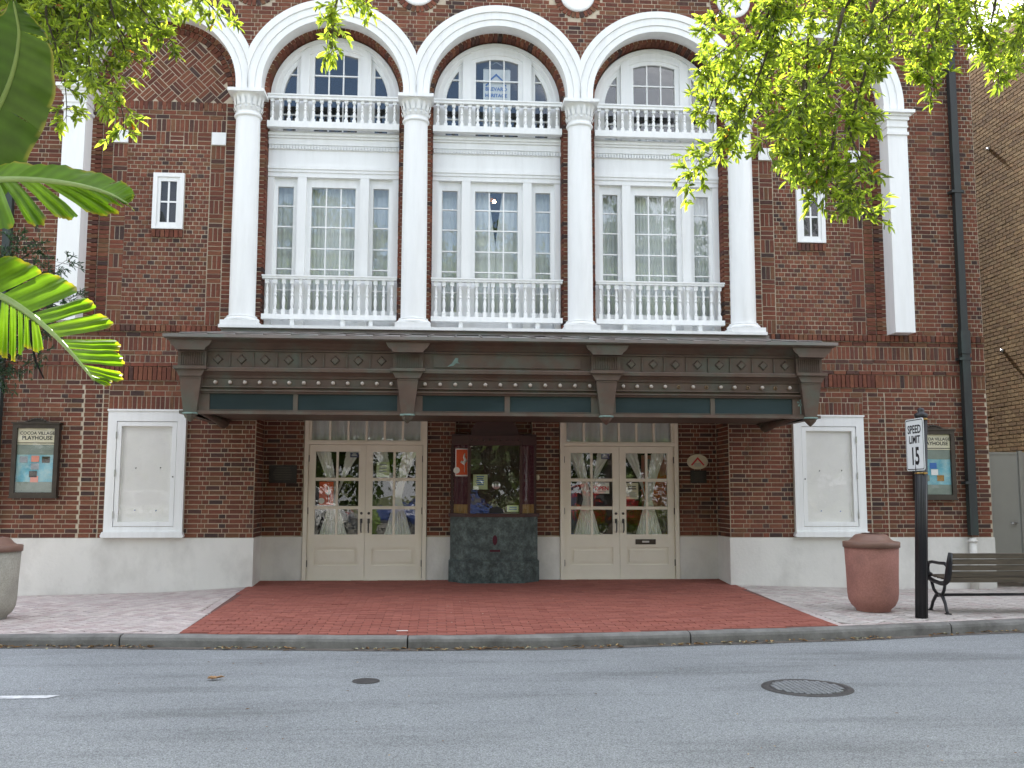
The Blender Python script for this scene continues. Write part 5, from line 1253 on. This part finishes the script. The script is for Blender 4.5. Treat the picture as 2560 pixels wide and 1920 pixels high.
def far_crown(centres, n, seed):
    def f(lc, tw):
        random.seed(seed)
        for (c, r) in centres:
            for _ in range(n):
                u = RV().normalized()*random.uniform(.45, 1.0); p = Vector(c)+Vector((u.x*r[0], u.y*r[1], u.z*r[2])); d = (u+RV(.6)).normalized()
                for k in range(9): lc.leaf(p+d*random.uniform(0, .16)+RV(.03), (d+RV(.7)).normalized(), Vector((0, 0, 1))+RV(.5), .10*random.uniform(.7, 1.2), .035, sc(random.choice(OAK), random.uniform(.8, 1.2)))
    return f
random.seed(11)
tree('oak_tree', 'oak whose sunlit boughs hang into the upper right of the view', 'tree', [((4.3, -13.2, -.12), .24), ((4.28, -13.2, .1), .19), ((4.3, -13.22, 1.2), .165), ((4.3, -13.2, 2.4), .155)],
     rtree_limbs, RB, OAK, 'oak', far_crown([((6.0, -13.3, 6.2), (1.9, 1.9, 1.3)), ((3.7, -15.5, 6.4), (1.8, 1.7, 1.2)), ((3.4, -8.1, 5.9), (.9, .6, .3)), ((4.4, -11.6, 6.9), (1.6, 1.2, .7)), ((1.6, -10.2, 6.7), (2.0, 1.3, .5)), ((-1.2, -10.4, 6.9), (2.0, 1.3, .5))], 380, 5))  # overhead clusters out of view, added to shade the near road
LB = [[(-3.08, -8.55, 4.82), (-3.11, -8.75, 4.31), (-3.08, -8.85, 4.01), (-2.85, -8.95, 3.74), (-2.72, -9.05, 3.56), (-2.71, -9.05, 3.40)],
      [(-3.25, -8.75, 4.65), (-3.28, -8.85, 4.23), (-3.13, -8.95, 3.88), (-3.08, -8.95, 3.66), (-3.08, -8.95, 3.54)],
      [(-2.78, -8.45, 4.84), (-2.78, -8.65, 4.38), (-2.62, -8.75, 4.19), (-2.55, -8.75, 4.12)],
      [(-2.6, -8.45, 4.85), (-2.48, -8.65, 4.5), (-2.30, -8.75, 4.36), (-2.22, -8.75, 4.22)],
      [(-3.05, -8.25, 4.88), (-3.02, -8.35, 4.41), (-2.88, -8.45, 4.20), (-2.80, -8.55, 4.10)],
      [(-3.56, -8.35, 4.8), (-3.44, -8.45, 4.34), (-3.30, -8.45, 4.13)],
      [(-1.66, -8.65, 4.95), (-1.50, -8.85, 4.46), (-1.54, -8.95, 4.2), (-1.52, -9.05, 3.98)], [(-1.48, -8.85, 4.5), (-1.37, -8.85, 4.40)],
      [(-2.94, -9.05, 4.46), (-2.89, -9.15, 4.07), (-2.86, -9.25, 3.78), (-2.83, -9.25, 3.62)],
      [(-3.2, -8.5, 4.5), (-3.1, -8.5, 4.2), (-2.95, -8.6, 3.95)], [(-3.0, -8.7, 4.6), (-2.9, -8.75, 4.25), (-2.8, -8.8, 4.0)], [(-3.35, -8.6, 4.5), (-3.25, -8.7, 4.15), (-3.2, -8.75, 3.95)]]
random.seed(23)
def left_extra(lc, tw):
    far_crown([((-5.4, -13.0, 6.0), (1.9, 1.9, 1.2)), ((-3.9, -10.6, 6.9), (1.7, 1.3, .55)), ((-3.2, -8.2, 5.3), (.7, .5, .35)), ((-2.3, -9.6, 4.50), (.42, .3, .2)), ((-3.3, -7.75, 5.15), (.75, .35, .5)), ((-3.5, -8.3, 4.75), (.35, .3, .3))], 300, 9)(lc, tw)  # includes leaf clusters added to shade the banana paddle, boughs and road
tree('oak_tree', 'oak whose darker boughs hang into the upper left of the view', 'tree', [((-5.2, -13.3, -.12), .24), ((-5.2, -13.3, .1), .18), ((-5.2, -13.3, 1.2), .16), ((-5.15, -13.3, 2.5), .15)],
     [([(-5.15, -13.3, 2.4), (-4.8, -12.2, 4.2), (-4.2, -10.4, 5.3), (-3.4, -8.6, 5.2), (-2.4, -8.4, 5.0)], (.12, .025)), ([(-4.2, -10.4, 5.3), (-2.8, -9.2, 5.6), (-1.6, -8.65, 5.0)], (.05, .012)), ([(-5.15, -13.3, 2.4), (-6.0, -13.4, 4.4), (-6.6, -12.8, 5.9)], (.11, .04))],
     LB, OAK, 'oak', left_extra, keep=.82)
# ---- small tree on the far pavement at the left edge
DK = [(.020, .052, .024), (.03, .075, .033), (.018, .05, .026), (.035, .085, .04)]
SB = [[(-6.7, -2.6, 2.4), (-6.4, -2.6, 3.0), (-6.15, -2.7, 3.3), (-5.85, -2.75, 3.35)], [(-6.7, -2.6, 2.6), (-6.4, -2.6, 3.4), (-6.0, -2.7, 3.75), (-5.68, -2.75, 3.85)], [(-6.7, -2.6, 2.8), (-6.5, -2.5, 3.7), (-6.25, -2.5, 4.15)], [(-6.7, -2.6, 2.4), (-6.3, -2.7, 2.8), (-5.95, -2.75, 2.85)],
      [(-6.5, -2.4, 3.2), (-6.0, -2.4, 3.55), (-5.75, -2.4, 3.55)], [(-6.5, -2.8, 3.0), (-6.1, -2.9, 3.1), (-5.9, -2.95, 3.05)], [(-6.6, -2.6, 3.2), (-6.2, -2.65, 3.9), (-5.85, -2.7, 4.05)], [(-6.6, -2.7, 3.4), (-6.8, -2.7, 4.2), (-6.7, -2.8, 4.5)], [(-6.6, -2.6, 2.9), (-7.2, -2.5, 3.6), (-7.5, -2.4, 4.1)], [(-6.7, -2.6, 2.6), (-7.2, -3.0, 3.1), (-7.6, -3.2, 3.4)], [(-6.6, -2.6, 3.0), (-6.7, -2.1, 3.7), (-6.6, -1.8, 4.0)],
      [(-6.4, -2.6, 3.4), (-5.9, -2.7, 3.85), (-5.5, -2.75, 4.0), (-5.36, -2.75, 4.1)], [(-6.3, -2.6, 3.2), (-5.8, -2.7, 3.5), (-5.4, -2.75, 3.6), (-5.25, -2.75, 3.66)], [(-6.2, -2.6, 3.0), (-5.8, -2.7, 3.2), (-5.5, -2.7, 3.35)], [(-6.2, -2.6, 2.7), (-5.9, -2.7, 2.75), (-5.65, -2.75, 2.9)], [(-6.5, -2.5, 3.6), (-6.2, -2.5, 4.2), (-6.0, -2.6, 4.4)], [(-6.4, -2.6, 3.6), (-6.0, -2.6, 4.1), (-5.7, -2.7, 4.3)]]
random.seed(31)
tree('small_tree', 'small dark evergreen tree at the left edge behind the banana leaves', 'tree', [((-6.75, -2.6, gz(-6.75, -2.6)-.02), .08), ((-6.74, -2.6, .8), .06), ((-6.7, -2.6, 2.5), .05)], [([(-6.7, -2.6, 2.4), (-6.6, -2.6, 3.6)], (.045, .015))], SB, DK, 'darkleaf', None,
     step=.05, twig=.30, nleaf=12, L=.062, W=.017, r0=.012)

# ------------------------------------------------------------------ banana plant beside the camera
bp_ = thing('banana_plant', 'banana plant with bright torn leaves reaching in from the left', 'banana plant', (-2.75, -11.95, -.12))
BAN = [(.115, .22, .025), (.13, .235, .03), (.10, .20, .024)]
m = MB()
for k, (dx, dy, top_) in enumerate(((0, 0, 1.35), (.12, .06, 1.2), (-.10, .09, 1.05))):
    m.tube([(-2.75+dx, -11.95+dy, -.12), (-2.73+dx*1.2, -11.95+dy*1.2, .6), (-2.70+dx*1.3, -11.93+dy*1.3, top_)], [.075, .06, .045], 12)
m.build('stem', 'midrib', bp_)
def spline(pts, n):
    P = [Vector(p) for p in pts]; P = [P[0]*2-P[1]]+P+[P[-1]*2-P[-2]]; out = []
    for i in range(1, len(P)-2):
        for k in range(n):
            t = k/n; a, b, c, d = P[i-1], P[i], P[i+1], P[i+2]
            out.append(.5*((2*b)+(-a+c)*t+(2*a-5*b+4*c-d)*t*t+(-a+3*b-3*c+d)*t**3))
    return out+[P[-2]]
def banana_leaf(mid, segs, petiole, rib=(.012, .003), tone=1.0, mat='banana'):
    S = spline(mid, 12); n = len(S)-1
    at = lambda t: S[min(n, max(0, int(t*n)))].lerp(S[min(n, max(0, int(t*n))+1)], t*n-int(t*n)) if t < 1 else S[-1]
    lf = MB(); lf.c = []
    for (t0, t1, v0, v1, sag) in segs:
        v0, v1 = Vector(v0), Vector(v1); K, Q = 14, 10; vs = []; c = sc(random.choice(BAN), random.uniform(.9, 1.12)*tone); cc = []
        for j in range(K+1):
            t = t0+(t1-t0)*j/K; p = at(t); v = v0.lerp(v1, j/K)
            tipk = 1-.10*abs(2*j/K-1)**3
            for i in range(Q+1):
                u = i/Q*tipk; w = p+v*u+Vector((0, 0, -sag*u*u))
                w += Vector((0, 1, 0))*(.010*math.sin(j*.95+t0*20)*u) + Vector((0, .25, 1)).normalized()*(.0030*(j % 2) + .007*noise.noise((p.x*25, u*3, t0*9)))*u
                vs.append(tuple(w)); fv = (.86 if j % 2 else 1.08)*(1+.18*noise.noise((w.x*14, w.y*14, w.z*14)))
                cc.append(sc(c, fv) if not (i == Q and noise.noise((w.x*30, 0, w.z*30)) > -.1) else (.28, .24, .06))
        k = Q+1; lf.add(vs, [(j*k+i, j*k+i+1, (j+1)*k+i+1, (j+1)*k+i) for j in range(K) for i in range(Q)], c, smooth=True); lf.c[-len(vs):] = cc
    o = lf.build('leaf', mat, bp_)
    r = MB(); full = [Vector(p) for p in petiole]+S; r.tube([tuple(p) for p in full], [rib[0]+(rib[1]-rib[0])*i/(len(full)-1) for i in range(len(full))], 8); r.build('midrib', 'midrib', o)
# upper paddle, its shade put into a darker tone and leaf material
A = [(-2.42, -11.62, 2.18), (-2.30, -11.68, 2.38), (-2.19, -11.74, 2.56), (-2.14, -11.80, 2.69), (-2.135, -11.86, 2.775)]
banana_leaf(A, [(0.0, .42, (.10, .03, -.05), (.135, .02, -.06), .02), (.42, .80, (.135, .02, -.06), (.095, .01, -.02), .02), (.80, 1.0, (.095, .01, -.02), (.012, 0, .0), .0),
                (0.0, .5, (-.12, -.03, .05), (-.15, -.03, .07), .0), (.5, 1.0, (-.15, -.03, .07), (-.01, 0, .0), .0)], [(-2.72, -11.93, 1.3), (-2.6, -11.75, 1.85)], tone=.42, mat='shadebanana')
B = [(-2.37, -11.75, 2.215), (-2.21, -11.85, 2.225), (-2.04, -11.95, 2.205), (-1.88, -12.03, 2.17), (-1.77, -12.07, 2.135), (-1.705, -12.09, 2.10)]
banana_leaf(B, [(0, .35, (.03, .03, .075), (.045, .04, .062), 0), (.35, .72, (.045, .04, .062), (.05, .04, .040), 0), (.72, .93, (.05, .04, .040), (.03, .02, .028), .0),
                (.93, 1.0, (.03, .02, .024), (.012, .0, .010), 0),
                (.02, .16, (.02, -.06, -.15), (.04, -.06, -.16), .02), (.175, .29, (.06, -.06, -.155), (.09, -.06, -.135), .02), (.30, .36, (.12, -.06, -.14), (.13, -.06, -.12), .02), (.37, .45, (.14, -.05, -.115), (.15, -.05, -.10), .02), (.46, .56, (.17, -.05, -.095), (.19, -.05, -.08), .02),
                (.57, .80, (.10, -.03, -.05), (.07, -.03, -.045), .01), (.80, 1.0, (.07, -.03, -.045), (.02, 0, -.02), .0)], [(-2.70, -11.9, 1.25), (-2.55, -11.75, 1.95)])
Cc = [(-2.31, -11.75, 1.97), (-2.13, -11.85, 1.89), (-2.02, -11.93, 1.83), (-1.92, -12.0, 1.76), (-1.84, -12.05, 1.69), (-1.77, -12.09, 1.62)]
banana_leaf(Cc, [(.04, .19, (.105, .05, .092), (.11, .05, .085), .0), (.205, .42, (.115, .05, .087), (.128, .05, .074), .0), (.43, .53, (.136, .05, .064), (.13, .05, .056), .0), (.54, .645, (.141, .05, .047), (.144, .04, .035), .0), (.66, .74, (.139, .04, .010), (.138, .03, .0), .0),
                 (.75, .86, (.122, .03, .003), (.112, .03, -.004), .0), (.87, .935, (.10, .03, -.016), (.085, .02, -.028), .0), (.94, 1.0, (.06, .02, -.02), (.03, .01, -.02), .0),
                 (.16, .20, (.0, -.05, -.16), (.01, -.05, -.15), .03), (.215, .26, (.02, -.05, -.15), (.03, -.05, -.15), .03), (.27, .32, (.03, -.05, -.145), (.03, -.05, -.14), .03), (.33, .37, (.03, -.05, -.12), (.03, -.05, -.11), .03), (.385, .42, (.02, -.04, -.09), (.03, -.04, -.09), .02), (.43, .49, (.03, -.04, -.095), (.035, -.04, -.07), .02),
                 (.0, .12, (-.03, -.05, -.15), (.0, -.05, -.17), .03)], [(-2.66, -11.9, 1.15), (-2.5, -11.75, 1.75)])
m = MB(); m.tube([(-1.995, -11.96, 1.80), (-1.985, -11.97, 1.74), (-1.965, -11.98, 1.68), (-1.94, -11.985, 1.635)], [.004, .003, .003, .002], 5); m.build('dry_shred', 'deadleaf', bp_)
MT['deadleaf'].name = 'dead_leaf'

# ------------------------------------------------------------------ fallen leaves and scraps
DL = [(.30, .17, .07), (.22, .12, .05), (.42, .30, .15), (.16, .10, .05), (.35, .33, .22)]
random.seed(41); lit = LeafCloud()
for _ in range(420):
    x = random.uniform(-5.6, 6.6); dy = abs(random.gauss(0, .06)); y = kerb_y(x)-.02-dy
    if noise.noise((x*1.3, 3, 0)) < -.25: continue
    a = random.uniform(0, 2*PI); lit.leaf(Vector((x, y, ROAD_Z+.014)), Vector((math.cos(a), math.sin(a), random.uniform(-.05, .25))), Vector((0, 0, 1)), random.uniform(.04, .085), random.uniform(.018, .032), random.choice(DL))
for _ in range(60):
    x = random.uniform(-5, 6); y = random.uniform(-9.3, -4.9); a = random.uniform(0, 2*PI); lit.leaf(Vector((x, y, ROAD_Z+.006)), Vector((math.cos(a), math.sin(a), .06)), Vector((0, 0, 1)), random.uniform(.018, .04), .010, random.choice(DL[:4]))
for _ in range(30):
    x = random.uniform(-3.3, 3.3); y = random.uniform(-4.1, -1.2); a = random.uniform(0, 2*PI); lit.leaf(Vector((x, y, gz(x, y)+.005)), Vector((math.cos(a), math.sin(a), .06)), Vector((0, 0, 1)), random.uniform(.012, .03), .010, (.5, .44, .34))
m = MB(); m.v = lit.v; m.f = lit.f; m.c = lit.c; m.sm = [False]*len(m.f)
tag(m.build('leaf_litter', 'deadleaf'), 'scattered dry leaves in the gutter and on the road', 'leaves', kind='stuff')
lf = LeafCloud(); 
for a, L_ in ((.2, .09), (2.6, .07), (1.3, .06), (-1.9, .05), (3.6, .06)): lf.leaf(Vector((-2.70, -6.20, ROAD_Z+.012)), Vector((math.cos(a), math.sin(a), .22)), Vector((0, 0, 1)), L_, .045, (.40, .24, .12))
m = MB(); m.v = lf.v; m.f = lf.f; m.c = lf.c; m.sm = [False]*len(m.f); tag(m.build('fallen_leaf', 'deadleaf', None, (-2.70, -6.20, ROAD_Z)), 'large curled brown leaf lying alone on the road at left', 'leaf')
m = MB(); x, y = -1.22, -4.22; m.box(x-.06, x+.06, y-.014, y+.014, gz(x, y)+.003, gz(x, y)+.007); tag(m.build('paper_scrap', 'paper', None, (x, y, gz(x, y))), 'white paper strip on the red paving by the kerb', 'scrap')

# ------------------------------------------------------------------ across the street, behind the camera (seen in the window reflections)
hd = LeafCloud(); random.seed(51)
for _ in range(9000):
    x = random.uniform(1.5, 14) if random.random() < .7 else random.uniform(-14, -8); y = random.uniform(-18.6, -17.7); z = random.uniform(-.1, .85)
    hd.leaf(Vector((x, y, z)), RV().normalized(), Vector((0, 0, 1))+RV(.4), random.uniform(.09, .16), .06, sc(random.choice(OAK), random.uniform(.7, 1.2)))
m = MB(); m.v = hd.v; m.f = hd.f; m.c = hd.c; m.sm = [False]*len(m.f); tag(m.build('hedge', 'oak'), 'clipped hedge across the street behind the viewpoint', 'hedge', kind='stuff')
ft = LeafCloud(); tk = MB(); random.seed(61)
for cx_, cy_, h_, rr_ in ((-20, -25, 12.5, 4.6), (-12.5, -25, 11.5, 4.2), (-6, -26, 13, 4.6), (1, -25.5, 12, 4.2), (7.5, -26, 13.5, 4.6), (14, -25, 12, 4.4), (21, -26, 13, 4.6)):
    tk.tube([(cx_, cy_, -.1), (cx_+.1, cy_, 2), (cx_, cy_+.1, h_*.7)], [.3, .22, .1], 10)
    for _ in range(3800):
        u = RV().normalized()*random.uniform(.45, 1.0); pz = h_*.54+u.z*h_*.50
        ft.leaf(Vector((cx_+u.x*rr_, cy_+u.y*rr_, pz)), RV().normalized(), Vector((0, 0, 1))+RV(.6), random.uniform(.5, .9), random.uniform(.3, .45), sc(random.choice(OAK), random.uniform(.6, 1.1)))
m = MB(); m.v = ft.v; m.f = ft.f; m.c = ft.c; m.sm = [False]*len(m.f); fo = tag(m.build('far_trees', 'darkleaf'), 'row of trees across the street behind the viewpoint', 'trees', kind='stuff')
tk.build('trunks', 'bark', fo)
m = MB(); m.box(-60, 60, -60, -18.9, -.5, -.08); tag(m.build('plaza', 'plaza'), kind='structure')

# parked cars opposite, mirrored in the door glass
def parked_car(cx, cy, paint, lab, hgt=1.5):
    r = thing('parked_car', lab, 'car', (cx, cy, -.08), 'cars parked across the street'); z0 = -.08; k = hgt/1.5
    low = [(-2.2, .32), (-2.25, .55), (-2.18, .78), (-1.95, .88), (-.95, .97), (.95, .99), (1.9, .93), (2.2, .82), (2.27, .55), (2.2, .32)]
    def shell(m, rows):
        n = len(rows[0]); vs = [(cx+x, cy+y, z0+z) for row in rows for x, y, z in row]
        m.add(vs, [(j*n+i, j*n+(i+1) % n, (j+1)*n+(i+1) % n, (j+1)*n+i) for j in range(len(rows)-1) for i in range(n)]+[tuple(range(n-1, -1, -1)), tuple((len(rows)-1)*n+i for i in range(n))], smooth=True)
    b = MB(); shell(b, [[(x*f, y, .62+(z-.62)*f) for x, z in low] for y, f in ((-.90, .955), (-.86, .985), (-.78, 1), (.78, 1), (.86, .985), (.90, .955))]); b.build('body', paint, r)
    gh = [(-1.05, .95), (-.45, 1.42*k), (-.2, 1.47*k), (1.0, 1.47*k), (1.35, 1.40*k), (1.85, .95)]
    g_ = MB(); shell(g_, [[(x*(1 if z < 1 else f2), y*(1 if z < 1 else .82), z) for x, z in gh] for y, f2 in ((-.80, 1), (.80, 1))]); g_.build('cabin', paint, r)
    for sy in (-1, 1):
        for xa, xb, xc, xd in ((-.85, .25, .25, -.40), (.33, 1.55, 1.18, .33)):
            m = MB(); yb, yt = sy*.806, sy*.69; m.add([(cx+xa, cy+yb, z0+.99), (cx+xb, cy+yb, z0+.99), (cx+xc, cy+yt, z0+1.38*k), (cx+xd, cy+yt, z0+1.38*k)], [(0, 1, 2, 3)]); m.build('side_window', 'ink', r)
    m = MB(); m.add([(cx-1.035, cy-.70, z0+.99), (cx-1.035, cy+.70, z0+.99), (cx-.50, cy+.60, z0+1.40*k), (cx-.50, cy-.60, z0+1.40*k)], [(0, 1, 2, 3)]); m.build('windscreen', 'ink', r)
    for x in (-1.38, 1.40):
        for sy in (-1, 1):
            m = MB(); m.lathe([(.20, -.10), (.31, -.10), (.325, -.06), (.325, .06), (.31, .10), (.20, .10)], 0, 0, 24); m.v = [(cx+x+a, cy+sy*.80+c, z0+.325+b_) for a, b_, c in m.v]; w = m.build('wheel', 'ink', r)
            m = MB(); m.lathe([(.001, sy*.07), (.06, sy*.085), (.19, sy*.075), (.20, sy*.06)], 0, 0, 20); m.v = [(cx+x+a, cy+sy*.80+c, z0+.325+b_) for a, b_, c in m.v]; m.build('rim', 'steel', w)
    for sy in (-1, 1):
        MB().box(cx-2.24, cx-2.10, cy+sy*.72-.12, cy+sy*.72+.12, z0+.62, z0+.76).build('headlight', 'signwhite', r); MB().box(cx+2.12, cx+2.26, cy+sy*.74-.10, cy+sy*.74+.10, z0+.66, z0+.82).build('tail_light', 'red', r)
CP = {n: M(n+'_car_paint', c, .3, .03, 2, 0.0, coat=.8) for n, c in (('white', (.72, .73, .74)), ('navy', (.03, .06, .2)), ('red', (.45, .03, .03)), ('silver', (.45, .46, .48)))}
parked_car(-6.2, -20.6, CP['white'], 'white car parked across the street, mirrored in the left doors', 1.7); parked_car(-.9, -21.0, CP['navy'], 'navy car parked across the street, mirrored in the door glass')
parked_car(4.6, -20.8, CP['red'], 'red car parked across the street, mirrored in the right doors', 1.6); parked_car(-11.5, -20.7, CP['silver'], 'silver car parked across the street, leftmost of the row')
